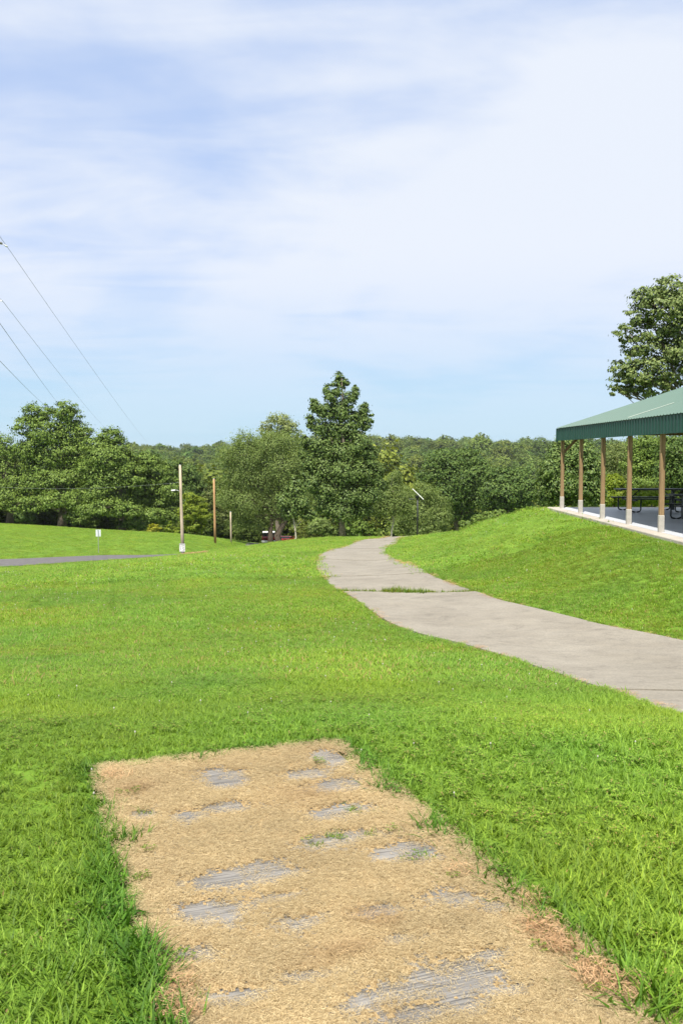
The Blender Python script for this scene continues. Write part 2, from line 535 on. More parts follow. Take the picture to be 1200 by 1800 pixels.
# ------------------------------------------------------------------ ground sheet
def axis(lo_dense, hi_dense, step, lo, hi, grow):
    a = list(np.arange(lo_dense, hi_dense + 1e-6, step))
    s = step
    while a[-1] < hi: s *= grow; a.append(a[-1] + s)
    s = step; p = []
    x = lo_dense
    while x > lo: s *= grow; x -= s; p.append(x)
    return np.array(p[::-1] + a)
gx = axis(-6, 9, .16, -2200, 2200, 1.055)
gy = axis(1, 12, .16, -400, 2300, 1.035)
GX, GY = np.meshgrid(gx, gy)
GZ = ground_z(GX, GY)
# low, uneven relief of the turf
near = np.clip(1 - GY / 60, 0, 1)
GZ += near * .03 * (fbm(GX, GY, .9, 5) - .5) * np.clip(GY, 0, 1)
pu, pv = pad_uv(GX, GY)
GZ = np.where((np.abs(pu) < PAD_W / 2 - .02) & (pv > .02) & (pv < PAD_L), -.06, GZ)
inp = in_poly(GX, GY, PATH_POLY)
GZ = np.where(inp, GZ - .08, GZ)
sd = np.maximum(np.maximum(SLAB_X0 - GX, GX - SLAB_X1), np.maximum(SLAB_Y0 - GY, GY - SLAB_Y1))    # distance outside the pavilion floor
bl = np.clip(1 - sd / 2.6, 0, 1); bl = bl * bl * (3 - 2 * bl)
GZ = np.where(sd > 0, GZ * (1 - bl) + (SLAB_Z - .09) * bl, GZ)
GZ = np.where(sd <= 0, SLAB_Z - .12, GZ)
ny, nx = GX.shape
idx = np.arange(nx * ny).reshape(ny, nx)
gf = np.stack([idx[:-1, :-1], idx[:-1, 1:], idx[1:, 1:], idx[1:, :-1]], -1).reshape(-1, 4)
ground = link('ground', new_mesh('ground', np.stack([GX, GY, GZ], -1).reshape(-1, 3), gf, True), M['lawn'])
tag(ground, 'green mown lawn falling away from the hilltop to the wooded valley', 'lawn', kind='structure')
def sheet_z(x, y):
    """height of the built ground sheet (bilinear)"""
    x = np.asarray(x, float); y = np.asarray(y, float)
    i = np.clip(np.searchsorted(gx, x) - 1, 0, nx - 2); j = np.clip(np.searchsorted(gy, y) - 1, 0, ny - 2)
    tx = (x - gx[i]) / (gx[i + 1] - gx[i]); ty = (y - gy[j]) / (gy[j + 1] - gy[j])
    return (GZ[j, i] * (1 - tx) + GZ[j, i + 1] * tx) * (1 - ty) + (GZ[j + 1, i] * (1 - tx) + GZ[j + 1, i + 1] * tx) * ty

# ------------------------------------------------------------------ footpath: cast slabs with joints
bedm = MB()
path_root = None
# stations where a joint lies
cl_mid = (EL + ER) / 2
arc = np.concatenate([[0], np.cumsum(np.hypot(*np.diff(cl_mid, axis=0).T))])
j_main = int(np.argmin(np.abs(cl_mid[:, 1] - 20.6)))
def path_pt(st, t, off):
    """point on the path: station (float), 0..1 across"""
    k = int(min(max(st, 0), NST - 1.001)); f = st - k
    l = EL[k] * (1 - f) + EL[k + 1] * f; r = ER[k] * (1 - f) + ER[k + 1] * f
    return l + (r - l) * t
joints = []
s = arc[j_main]
pos = s
while pos > 0: joints.append((pos, (.09 if pos == s else .005))); pos -= 12.4
joints = joints[::-1]
pos = s + 5.2
while pos < arc[-1]: joints.append((pos, .006)); pos += 6.1
bounds = [0.0] + [j[0] for j in joints] + [arc[-1]]
gaps = [0.0] + [j[1] for j in joints] + [0.0]
def st_of(a): return float(np.interp(a, arc, np.arange(NST)))
# the bed lies under the slabs and shows as soil in the joints
bv, bf = [], []
for k in range(0, NST, 2):
    for t in (.01, .25, .5, .75, .99):
        p = path_pt(k, t, 0); bv.append((p[0], p[1], gz(p[0], p[1]) - .05))
nb = len(bv) // 5
bf = [(5 * i + k, 5 * i + 1 + k, 5 * i + 6 + k, 5 * i + 5 + k) for i in range(nb - 1) for k in range(4)]
path = link('path', new_mesh('path', bv, bf), M['soil'])
tag(path, 'pale concrete footpath winding down the hill past the mound', 'footpath', kind='structure')
for i in range(len(bounds) - 1):
    a0, a1 = bounds[i] + gaps[i] / 2, bounds[i + 1] - gaps[i + 1] / 2
    if a1 - a0 < .3: continue
    n = max(4, int((a1 - a0) / .45))
    cols = [0, .02, .25, .5, .75, .98, 1]
    v, f = [], []
    lift = (.0, .012, -.006, .006)[i % 4]
    for q in range(n + 1):
        st = st_of(a0 + (a1 - a0) * q / n)
        for t in cols:
            p = path_pt(st, t, 0)
            z = gz(p[0], p[1]) + .006 + lift - (.012 if t in (0, 1) else 0)
            v.append((p[0], p[1], z))
    top = len(v); nc = len(cols)
    f += [(q * nc + c, q * nc + c + 1, (q + 1) * nc + c + 1, (q + 1) * nc + c) for q in range(n) for c in range(nc - 1)]
    ring = [c for c in range(nc)] + [q * nc + nc - 1 for q in range(1, n + 1)] + [n * nc + c for c in range(nc - 2, -1, -1)] + [q * nc for q in range(n - 1, 0, -1)]
    for r_ in ring: v.append((v[r_][0], v[r_][1], v[r_][2] - .10))
    m_ = len(ring)
    f += [(ring[(c + 1) % m_], ring[c], top + c, top + (c + 1) % m_) for c in range(m_)]
    link('slab', new_mesh('slab', v, f), M['concrete'], path)

# ------------------------------------------------------------------ road on the left
rc = resample(ROAD_C, 160)
tan = np.gradient(rc, axis=0); tan /= np.linalg.norm(tan, axis=1)[:, None]
nor = np.stack([-tan[:, 1], tan[:, 0]], -1)
HW = 3.1
rv, rf = [], []
for i in range(len(rc)):
    for k in range(5):
        p = rc[i] + nor[i] * (HW * (k / 2 - 1))
        rv.append((p[0], p[1], float(sheet_z(p[0], p[1])) + .05 - .02 * abs(k / 2 - 1)))
rf = [(5 * i + k, 5 * i + 5 + k, 5 * i + 6 + k, 5 * i + 1 + k) for i in range(len(rc) - 1) for k in range(4)]
road = link('road', new_mesh('road', rv, rf, True), M['asphalt'])
tag(road, 'narrow grey asphalt park road crossing the lawn on the left', 'road', kind='structure')
ROAD_POLY = np.vstack([rc + nor * (HW + .05), (rc - nor * (HW + .05))[::-1]])

# ------------------------------------------------------------------ concrete tee pad with broomed grooves
def pad_mat():
    m, nt, b = mat_new('broomed_concrete')
    ang = -math.atan2(PAD_N[1], PAD_N[0])
    f1 = noise(nt, 3.0, 5, .6)
    st = noise(nt, 9.0, 4, .6, scl=(.5, 14.0, 1))
    c = ramp2(nt, f1, [(.3, (.155, .146, .134)), (.7, (.25, .237, .22))])
    c = mixc(nt, 1.0, c, ramp2(nt, st, [(.36, (.52, .52, .52)), (.58, (1.22, 1.21, 1.19))]), 'MULTIPLY')
    nt.links.new(c, b.inputs['Base Color'])
    b.inputs['Roughness'].default_value = .92
    b.inputs['Specular IOR Level'].default_value = .2
    bump(nt, b, st, .9, .006)
    return m
M['pad'] = pad_mat()
padm = MB().box(-PAD_W / 2, PAD_W / 2, -PAD_L, 0, -.12, .0, .012)
pad = padm.build('tee_pad', M['pad'], None, loc=(PAD_O[0], PAD_O[1], .004), rot=(0, 0, math.atan2(PAD_N[1], PAD_N[0])))
tag(pad, 'grooved grey concrete pad under dry grass clippings in the foreground', 'concrete pad')

# ------------------------------------------------------------------ pavilion
def wood_mat(name, lo, hi, axis_scale=(8, 8, .5)):
    m, nt, b = mat_new(name)
    f = noise(nt, 3.0, 6, .6, scl=axis_scale)
    f2 = noise(nt, 1.1, 3, .5)
    c = ramp2(nt, f, [(.3, lo), (.7, hi)])
    c = mixc(nt, 1.0, c, ramp2(nt, f2, [(.3, (.8, .8, .8)), (.7, (1.12, 1.1, 1.08))]), 'MULTIPLY')
    nt.links.new(c, b.inputs['Base Color'])
    b.inputs['Roughness'].default_value = .8
    b.inputs['Specular IOR Level'].default_value = .2
    bump(nt, b, f, .4, .006)
    return m
M['post'] = wood_mat('treated_post_wood', (.21, .135, .068), (.35, .24, .13))
M['timber'] = wood_mat('rafter_wood', (.18, .11, .055), (.30, .20, .11))
M['pole'] = wood_mat('pole_wood', (.36, .28, .20), (.56, .47, .37))
M['poledark'] = wood_mat('brown_pole_wood', (.36, .19, .085), (.52, .32, .17))
M['sleeve'] = simple('post_sleeve', (.40, .375, .33), .7, var=.12, scale=9)
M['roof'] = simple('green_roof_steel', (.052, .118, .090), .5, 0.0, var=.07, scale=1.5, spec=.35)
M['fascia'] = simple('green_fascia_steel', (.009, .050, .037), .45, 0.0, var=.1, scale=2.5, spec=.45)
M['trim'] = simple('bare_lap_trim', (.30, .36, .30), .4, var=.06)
M['black'] = simple('black_coated_steel', (.014, .016, .017), .42, var=.25, scale=14, spec=.5)
M['galv'] = simple('galvanised_steel', (.42, .43, .44), .45, .7, var=.1, scale=20)
M['white'] = simple('white_paint', (.78, .78, .76), .5, var=.05)
SZ = SLAB_Z
POST_X, POST_X2 = 7.84, 17.84
POST_Y = [33.4 - 2.6 * k for k in range(7)]
EAVE_Z, FASC_TOP = SZ + 2.40, SZ + 2.83
pav = empty('pavilion', (POST_X, POST_Y[3], SZ), 'open picnic pavilion with green metal roof on wooden posts', 'pavilion')
def pl(x, y, z): return (x - POST_X, y - POST_Y[3], z - SZ)
def pav_box(name, mat, x0, x1, y0, y1, z0, z1, parent=None, c=0.0):
    m = MB(); a = pl(x0, y0, z0); b = pl(x1, y1, z1)
    return m.box(a[0], b[0], a[1], b[1], a[2], b[2], c).build(name, mat, parent or pav)
pav_box('floor_edge', M['border'], SLAB_X0, SLAB_X1, SLAB_Y0, SLAB_Y1, SZ - .40, SZ, c=.02)
pav_box('floor', M['floorpaint'], POST_X - .02, POST_X2 - .05, SLAB_Y0 + .45, SLAB_Y1 - .45, SZ - .05, SZ + .006)
pm = MB().box(-.056, .056, -.056, .056, .02, 2.62, .008).mesh('post')
sm = MB().box(-.066, .066, -.066, .066, 0, .42, .012).mesh('post_sleeve')
bm_ = MB().extrude([(.0, 1.95), (.0, 2.08), (.42, 2.52), (.55, 2.52)], 'y', -.02, .02).mesh('knee_brace')
for x, sx in ((POST_X, 1), (POST_X2, -1)):
    for y in POST_Y:
        po = link('post', pm, M['post'], pav, pl(x, y, SZ))
        link('post_sleeve', sm, M['sleeve'], po)
        if y in (POST_Y[0], POST_Y[-1]):
            link('knee_brace', bm_, M['timber'], pav, pl(x + .072 * sx, y, SZ), (0, 0, 0 if sx > 0 else math.pi))
# header beams along both sides and a truss over every pair of posts
for x in (POST_X, POST_X2):
    pav_box('header_beam', M['timber'], x - .105, x - .065, POST_Y[-1] - .3, POST_Y[0] + .25, EAVE_Z + .06, EAVE_Z + .35)
    pav_box('header_beam', M['timber'], x + .065, x + .105, POST_Y[-1] - .3, POST_Y[0] + .25, EAVE_Z + .06, EAVE_Z + .35)
RIDGE_X = (POST_X + POST_X2) / 2
EX0 = POST_X - .13; EX1 = POST_X2 + .13
SLOPE = .325
def roof_z(x): return FASC_TOP + .02 + SLOPE * (RIDGE_X - EX0 - abs(x - RIDGE_X))
tm = MB()
a = pl(POST_X, 0, 0)[0]; b2 = pl(POST_X2, 0, 0)[0]
cz = FASC_TOP - SZ - .12
tm.box(a, b2, -.02, .02, cz - .12, cz)
tm.tube([(a - .1, 0, cz - .02), (pl(RIDGE_X, 0, 0)[0], 0, roof_z(RIDGE_X) - SZ - .12)], .055, 4)
tm.tube([(b2 + .1, 0, cz - .02), (pl(RIDGE_X, 0, 0)[0], 0, roof_z(RIDGE_X) - SZ - .12)], .055, 4)
for fr in (.25, .5, .75):
    xx = a + (b2 - a) * fr
    tm.tube([(xx, 0, cz - .05), (xx + (.5 if fr < .5 else -.5 if fr > .5 else 0), 0, roof_z(xx + POST_X) - SZ - .25)], .04, 4)
tmesh = tm.mesh('truss')
for y in POST_Y: link('truss', tmesh, M['timber'], pav, pl(POST_X, y + .1, SZ))
# ribbed sheets: roof panels and fascia panels are 0.915 m wide and lap side by side
PW = .915
Y0R, Y1R = POST_Y[-1] - .4, POST_Y[0] + .32
NP = int(round((Y1R - Y0R) / PW)); PW = (Y1R - Y0R) / NP
def rib_profile(w, n=4, h=.02, rw=.055):
    pts = []
    pitch = w / n
    for k in range(n):
        c0 = k * pitch + pitch / 2
        pts += [(k * pitch, 0), (c0 - rw / 2, 0), (c0 - rw / 4, h), (c0 + rw / 4, h), (c0 + rw / 2, 0)]
    pts.append((w, 0))
    return pts
def ribbed(w, length, n, h, rw, thick=.004):
    """sheet in the plane (along, up) with ribs standing out in z; along = local y, up-slope = local x"""
    pr = rib_profile(w, n, h, rw)
    v, f = [], []
    for x in (0, length):
        for (y, z) in pr: v.append((x, y, z))
    k = len(pr)
    f = [(i, i + k, i + k + 1, i + 1) for i in range(k - 1)]
    for x in (0, length):
        for (y, z) in pr: v.append((x, y, z - thick))
    f += [(2 * k + i + 1, 3 * k + i + 1, 3 * k + i, 2 * k + i) for i in range(k - 1)]
    f += [(i + 1, 2 * k + i + 1, 2 * k + i, i) for i in range(k - 1)] + [(k + i, 3 * k + i, 3 * k + i + 1, k + i + 1) for i in range(k - 1)]
    return v, f
run = math.hypot(RIDGE_X - EX0, SLOPE * (RIDGE_X - EX0)) + .03
v, f = ribbed(PW - .003, run, 4, .022, .06)
rp = MB().add(v, f).mesh('roof_panel')
ang = math.atan(SLOPE)
for k in range(NP):
    y = Y0R + k * PW
    link('roof_panel', rp, M['roof'], pav, pl(EX0 - .03, y, FASC_TOP + .012), (0, -ang, 0))
    link('roof_panel', rp, M['roof'], pav, pl(EX1 + .03, y + PW, FASC_TOP + .012), (0, -ang, math.pi))
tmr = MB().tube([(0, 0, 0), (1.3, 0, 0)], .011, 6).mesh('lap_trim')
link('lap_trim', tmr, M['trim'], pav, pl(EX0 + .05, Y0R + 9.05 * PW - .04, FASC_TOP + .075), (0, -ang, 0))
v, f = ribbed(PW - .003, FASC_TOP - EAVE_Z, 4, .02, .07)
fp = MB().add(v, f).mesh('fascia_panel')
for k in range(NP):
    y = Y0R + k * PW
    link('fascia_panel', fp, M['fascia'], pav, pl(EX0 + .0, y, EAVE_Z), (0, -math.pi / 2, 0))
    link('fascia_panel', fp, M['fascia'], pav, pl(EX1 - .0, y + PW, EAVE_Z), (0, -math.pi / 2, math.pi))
for x in (EX0, EX1):
    for y in (Y0R, Y1R):
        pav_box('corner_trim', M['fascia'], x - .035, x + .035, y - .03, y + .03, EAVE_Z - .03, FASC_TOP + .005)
rd = MB().extrude([(-.16, -.05), (0, .035), (.16, -.05), (0, .02)], 'y', Y0R - POST_Y[3] - .02, Y1R - POST_Y[3] + .02)
rd.build('ridge_cap', M['roof'], pav, loc=pl(RIDGE_X, POST_Y[3], roof_z(RIDGE_X) + .04))
for y in (Y0R, Y1R):
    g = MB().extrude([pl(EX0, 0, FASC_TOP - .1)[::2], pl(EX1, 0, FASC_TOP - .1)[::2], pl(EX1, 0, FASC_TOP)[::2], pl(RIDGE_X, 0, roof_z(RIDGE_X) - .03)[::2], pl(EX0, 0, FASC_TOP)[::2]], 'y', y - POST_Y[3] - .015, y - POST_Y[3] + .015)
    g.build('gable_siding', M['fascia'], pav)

# ------------------------------------------------------------------ picnic tables
def picnic_table(x, y, rz, L, label):
    t = empty('picnic_table', (x, y, SZ + .006), label, 'picnic table', 'black picnic tables in the pavilion', rz)
    top = MB().box(-L / 2, L / 2, -.38, .38, .72, .765, .012).build('table_top', M['black'], t)
    for s_ in (-1, 1):
        MB().box(-L / 2 + .05, L / 2 - .05, -.13, .13, .43, .465, .01).build('bench', M['black'], t, loc=(0, s_ * .70, 0))
    for s_ in (-1, 1):
        x0 = s_ * (L / 2 - .42)
        fr = MB().box(x0 - .04, x0 + .04, -.06, .06, .05, .72)
        fr.tube([(x0, -.74, .40), (x0, .74, .40)], .026, 8)
        fr.build('pedestal', M['black'], t)
        for q in (-1, 1):       # bent pipe loops that stand on the floor under each bench
            pts = [(x0 - .16, q * .66, .43), (x0 - .16, q * .66, .10), (x0 - .13, q * .66, .045), (x0 - .06, q * .66, .024), (x0 + .06, q * .66, .024), (x0 + .13, q * .66, .045), (x0 + .16, q * .66, .10), (x0 + .16, q * .66, .43)]
            MB().tube(pts, .024, 8).build('leg', M['black'], t, True)
        MB().tube([(x0 * .98, 0, .45), (x0 * .55, 0, .71)], .018, 6).build('brace', M['black'], t)
    return t
picnic_table(10.35, 31.4, R(1.5), 2.30, 'black metal picnic table standing farther back on the pavilion floor')
picnic_table(10.55, 26.9, R(-2), 2.30, 'black metal picnic table nearest the camera, cut off by the right edge')

# ------------------------------------------------------------------ poles, signs, lamp, wires
def gpt(px, d, py=None):
    """a standing place: sideways from a pixel column, at a distance, on the ground"""
    x = (px - 600) / FPX * d / math.cos(PITCH) * 1.0
    return np.array((x, d, float(sheet_z(x, d))))
def utility_pole(base, h, r0, r1, mat, label, lean=(0, 0), arm=False):
    t = empty('light_pole' if arm else 'utility_pole', base, label, 'pole', 'wooden poles along the park road')
    pts = [(lean[0] * k, lean[1] * k, h * k - .3 * (k == 0)) for k in (0, .33, .66, 1)]
    MB().tube(pts, [r0 + (r1 - r0) * k for k in (0, .33, .66, 1)], 12).build('shaft', mat, t, True)
    MB().tube([(lean[0], lean[1], h), (lean[0], lean[1], h + .06)], [r1 * 1.05, r1 * .8], 12).build('cap', M['galv'], t)
    if arm:
        zz = h * .725
        a = MB().tube([(lean[0] * .72 - r1, 0, zz - .12), (-.35, 0, zz + .02), (-.62, 0, zz + .06)], .028, 8).build('lamp_arm', M['galv'], t, True)
        hd = MB().extrude([(-.98, zz + .03), (-.94, zz + .10), (-.66, zz + .12), (-.60, zz + .06), (-.66, zz + .0), (-.92, zz - .02)], 'y', -.11, .11)
        h_ = hd.build('lamp_head', M['white'], t)
        for zk in (.80, .62):
            MB().box(-.19, -.10, -.03, .03, h * zk - .03, h * zk + .03).build('bracket', M['galv'], t)
    return t
b1 = gpt(321, 82.5)
p1_top = P(317, 818, 82.5)
h1 = p1_top[2] - b1[2]
pole1 = utility_pole(b1, h1, .165, .10, M['pole'], 'tall pale wooden pole with a small lamp arm behind the speed sign', (-.18, 0), True)
b2p = gpt(378, 108)
h2 = P(377, 842, 108)[2] - b2p[2]
utility_pole(b2p, h2, .15, .10, M['poledark'], 'brown wooden pole without lamp standing on the far lawn', (-.1, 0))
b3 = gpt(406, 117)
h3 = P(405, 900, 117)[2] - b3[2]
utility_pole(b3, h3, .10, .085, M['pole'], 'thin pale pole half hidden beyond the edge of the lawn', (-.05, 0))

def text_mesh(body, size, name):
    cu = bpy.data.curves.new(name, 'FONT')
    cu.body = body; cu.size = size; cu.align_x = 'CENTER'; cu.align_y = 'CENTER'; cu.extrude = .0015
    tmp = bpy.data.objects.new(name, cu)
    C.objects.link(tmp)
    dg = bpy.context.evaluated_depsgraph_get()
    me = bpy.data.meshes.new_from_object(tmp.evaluated_get(dg))
    bpy.data.objects.remove(tmp)
    return me
M['ink'] = simple('black_sign_ink', (.012, .012, .012), .5)
sb = gpt(320, 79.5)
sgn = empty('speed_limit_sign', sb, 'white speed limit sign reading 15 at the foot of the pale pole', 'sign')
ztop = P(320, 955.5, 79.5)[2] - sb[2]; zbot = P(320, 969.5, 79.5)[2] - sb[2]
wS = 10 * MPP * 79.5
MB().box(-.03, .03, -.02, .02, -.3, ztop - .02).build('sign_post', M['galv'], sgn)
plate = MB().box(-wS / 2, wS / 2, -.035, -.025, zbot, ztop).build('sign_plate', M['white'], sgn)
hS = ztop - zbot
for body, sz, fz in (('SPEED', .15, .86), ('LIMIT', .15, .67), ('15', .40, .32)):
    link('lettering', text_mesh(body, sz * hS / .67, 'lettering'), M['ink'], plate, (0, -.038, zbot + hS * fz), (R(90), 0, 0))
bd = MB()
for (x0, x1, z0, z1) in ((-wS / 2 + .02, wS / 2 - .02, ztop - .035, ztop - .022), (-wS / 2 + .02, wS / 2 - .02, zbot + .022, zbot + .035), (-wS / 2 + .02, -wS / 2 + .033, zbot + .035, ztop - .035), (wS / 2 - .033, wS / 2 - .02, zbot + .035, ztop - .035)):
    bd.box(x0, x1, -.039, -.036, z0, z1)
bd.build('border', M['ink'], plate)
# sign seen from behind on the far side of the road
s2 = gpt(172.5, 82.5)
sg2 = empty('road_sign', s2, 'small road sign seen from its bare metal back beyond the road', 'sign')
z1_, z0_ = P(172, 931, 82.5)[2] - s2[2], P(172, 943, 82.5)[2] - s2[2]
MB().box(-.025, .025, -.03, .01, -.3, z1_ - .02).build('sign_post', M['galv'], sg2)
M['signback'] = simple('sign_back', (.66, .70, .72), .4, .15, var=.06)
MB().box(-.22, .22, .012, .018, z0_, z1_).build('sign_plate', M['signback'], sg2)

# solar path light
lb = gpt(733.5, 84.5)
lz = P(733, 871, 84.5)[2] - lb[2]
lamp = empty('solar_path_light', lb, 'black post with a tilted solar panel and short lamp arm beside the footpath', 'lamp')
MB().tube([(0, 0, -.3), (0, 0, lz)], [.075, .065], 10).build('post', M['black'], lamp, True)
MB().box(-.14, .14, -.14, .14, -.05, .02).build('base_plate', M['black'], lamp)
pan = MB().box(-.66, .66, -.42, .42, -.03, .035).build('solar_panel', M['white'], lamp, loc=(.03, 0, lz + .12), rot=(0, R(44), 0))
M['cells'] = simple('solar_cells', (.012, .018, .045), .12, var=.1)
for i in range(4):
    for j in range(3):
        MB().box(-.62 + i * .31 + .006, -.62 + (i + 1) * .31 - .006, -.39 + j * .26 + .006, -.39 + (j + 1) * .26 - .006, .036, .040).build('cell', M['cells'], pan)
MB().box(-.18, .12, -.13, .13, lz - .22, lz - .02, .02).build('battery_box', M['black'], lamp)
MB().tube([(0, 0, lz - .32), (-.42, 0, lz - .32)], .03, 8).build('lamp_arm', M['black'], lamp)
MB().box(-.78, -.40, -.11, .11, lz - .355, lz - .29, .02).build('lamp_head', M['black'], lamp)

# power line: pole stands just outside the view on the left
M['wire'] = simple('wire', (.12, .125, .13), .5, var=.05)
M['wirelight'] = simple('bare_wire', (.33, .34, .35), .45, .3, var=.05)
insul = P(12, 432, 36.0)
pb = gpt(-34, 36.0)
hp = insul[2] + 1.2 - pb[2]
up = empty('line_pole', pb, 'tall power line pole whose insulator reaches in at the left edge', 'pole')
MB().tube([(0, 0, -.3), (0, 0, hp)], [.18, .12], 12).build('shaft', M['pole'], up, True)
ix, iy, iz = insul - pb
kit = MB()
kit.tube([(0, 0, iz + .25), (ix - .35, iy, iz + .12)], .03, 8)
kit.build('bracket', M['galv'], up)
ins_ = MB()
for k in range(4):
    q = k / 4
    cx = ix - .34 + .20 * q; czz = iz + .13 - .05 * q
    ins_.tube([(cx, iy, czz), (cx + .035, iy, czz - .01)], [.055, .03], 10)
M['porcelain'] = simple('grey_porcelain', (.20, .19, .18), .3)
ins_.tube([(ix - .36, iy, iz + .13), (ix, iy, iz)], .014, 6)
ins_.build('insulator', M['porcelain'], up)
MB().tube([(ix - .045, iy, iz + .02), (ix + .03, iy, iz - .03)], .035, 8).build('clamp', M['galv'], up)
def wire(name, pts, r, mat, label, sag=0.0):
    pts = [np.array(p, float) for p in pts]
    m = MB(); out = []
    for a, b in zip(pts[:-1], pts[1:]):
        n = 22
        for k in range(n):
            t = k / n
            p = a + (b - a) * t; p = p - np.array((0, 0, sag * 4 * t * (1 - t)))
            out.append(p)
    out.append(pts[-1])
    m.tube(out, r, 5)
    return tag(m.build(name, mat, None, True), label, 'wire', 'overhead wires at the left')
far_pole_d = 190
wire('power_wire', [P(-260, -120, 12), insul, P(258, 776, far_pole_d)], .008, M['wire'], 'uppermost overhead wire, running from the insulator to the far ridge', .35)
wire('power_wire', [P(-330, 110, 14), P(5, 529, 36), P(190, 757, far_pole_d)], .008, M['wire'], 'second overhead wire from the top, passing right of the tall tree top', .3)
wire('telephone_cable', [P(-330, 250, 14), P(0, 568, 36), P(108, 716, 140)], .011, M['wire'], 'dark overhead cable meeting the tall tree at its right top', .1)
wire('telephone_cable', [P(-380, 350, 14), P(0, 634, 36), P(85, 716, 140)], .010, M['wire'], 'lowest overhead cable, meeting the tall tree at its left top', .15)
MB().tube([P(-34, 526, 36), P(5, 529, 36)], .02, 6).build('standoff', M['galv'], up).matrix_world = Matrix.Translation(Vector(tuple(-pb)))
p1w = P(316, 848, 82.5)
wire('service_wire', [P(-160, 838, 105), p1w], .006, M['wirelight'], 'thin pale wire strung level from the pale pole past the dark trees', .9)

# ------------------------------------------------------------------ scattering (geometry nodes, for what cannot be counted)
def proto_collection(name, meshes, mat):
    col = bpy.data.collections.new(name)
    for k, me in enumerate(meshes):
        me.materials.append(mat)
        o = bpy.data.objects.new('%s_%02d' % (name, k), me)
        col.objects.link(o)
    return col
def scatter(name, pts, rot, scl, tint, which, col, label, category=None):
    me = bpy.data.meshes.new(name)
    n = len(pts)
    me.vertices.add(n); me.vertices.foreach_set('co', np.asarray(pts, np.float32).ravel())
    def att(nm, ty, arr, key='value'):
        a = me.attributes.new(nm, ty, 'POINT')
        a.data.foreach_set(key, np.asarray(arr).ravel())
    att('rot', 'FLOAT_VECTOR', np.asarray(rot, np.float32), 'vector')
    att('scl', 'FLOAT_VECTOR', np.asarray(scl, np.float32), 'vector')
    att('which', 'INT', np.asarray(which, np.int32))
    tn = np.ones((n, 4), np.float32); tn[:, :3] = tint
    att('tint', 'FLOAT_COLOR', tn, 'color')
    o = bpy.data.objects.new(name, me); C.objects.link(o)
    ng = bpy.data.node_groups.new(name, 'GeometryNodeTree')
    ng.interface.new_socket('Geometry', in_out='INPUT', socket_type='NodeSocketGeometry')
    ng.interface.new_socket('Geometry', in_out='OUTPUT', socket_type='NodeSocketGeometry')
    N = ng.nodes; L = ng.links
    gi, go = N.new('NodeGroupInput'), N.new('NodeGroupOutput')
    ci = N.new('GeometryNodeCollectionInfo')
    ci.inputs['Collection'].default_value = col
    ci.inputs['Separate Children'].default_value = True
    ci.inputs['Reset Children'].default_value = True
    ip = N.new('GeometryNodeInstanceOnPoints')
    ip.inputs['Pick Instance'].default_value = True
    def named(nm, ty):
        a = N.new('GeometryNodeInputNamedAttribute'); a.data_type = ty
        a.inputs['Name'].default_value = nm
        return a.outputs['Attribute']
    L.new(gi.outputs[0], ip.inputs['Points'])
    L.new(ci.outputs[0], ip.inputs['Instance'])
    L.new(named('which', 'INT'), ip.inputs['Instance Index'])
    L.new(named('scl', 'FLOAT_VECTOR'), ip.inputs['Scale'])
    er = N.new('FunctionNodeEulerToRotation')
    L.new(named('rot', 'FLOAT_VECTOR'), er.inputs[0])
    L.new(er.outputs[0], ip.inputs['Rotation'])
    L.new(ip.outputs[0], go.inputs[0])
    md = o.modifiers.new('scatter', 'NODES'); md.node_group = ng
    tag(o, label, category, kind='stuff')
    return o

# ------------------------------------------------------------------ grass
def blades(n, spread, lmin, lmax, wmin, wmax, lean=(.2, 1.0), seed=0, droop=.9, segs=3):
    g = np.random.default_rng(seed)
    v, f = [], []
    for k in range(n):
        a = g.uniform(0, 2 * math.pi); r = spread * math.sqrt(g.uniform())
        bx, by = r * math.cos(a), r * math.sin(a)
        az = g.uniform(0, 2 * math.pi)
        L_ = g.uniform(lmin, lmax); W = g.uniform(wmin, wmax)
        th = g.uniform(*lean)
        bend = g.uniform(.2, droop)
        p = np.array((bx, by, -.008)); tw = g.uniform(-.5, .5)
        side = np.array((-math.sin(az + tw), math.cos(az + tw), g.uniform(-.25, .25)))
        b0 = len(v)
        for s_ in range(segs + 1):
            t = s_ / segs
            w = W * (.75 if s_ == 0 else 1.0 if s_ == 1 else (1 - t) * .9 + .06) / 2
            v.append(p - side * w); v.append(p + side * w)
            tt = th + bend * (t + .5 / segs)
            p = p + L_ / segs * np.array((math.sin(tt) * math.cos(az), math.sin(tt) * math.sin(az), math.cos(tt)))
        f += [(b0 + 2 * s_, b0 + 2 * s_ + 1, b0 + 2 * s_ + 3, b0 + 2 * s_ + 2) for s_ in range(segs)]
    return new_mesh('tuft', np.array(v), np.array(f), True)
def clover(n, spread, seed):
    g = np.random.default_rng(seed)
    v, f = [], []
    for k in range(n):
        a = g.uniform(0, 2 * math.pi); r = spread * math.sqrt(g.uniform())
        cx, cy, cz_ = r * math.cos(a), r * math.sin(a), g.uniform(.025, .065)
        s_ = g.uniform(.006, .010); a0 = g.uniform(0, 6.28)
        for j in range(3):
            t = a0 + j * 2.094
            d = np.array((math.cos(t), math.sin(t), .15)); e = np.array((-math.sin(t), math.cos(t), .0))
            c = np.array((cx, cy, cz_))
            b0 = len(v)
            v += [c, c + d * s_ * .9 - e * s_ * .62, c + d * s_ * 1.7 + np.array((0, 0, .002)), c + d * s_ * .9 + e * s_ * .62]
            f.append((b0, b0 + 1, b0 + 2, b0 + 3))
    return new_mesh('clover', np.array(v), np.array(f), False)
M['blade'] = leaf_mat('grass_blade', (.095, .180, .020), (.258, .390, .046), trans=.36, rough=.5, spec=.18, inst=True, dry=(.965, (.30, .22, .09)))
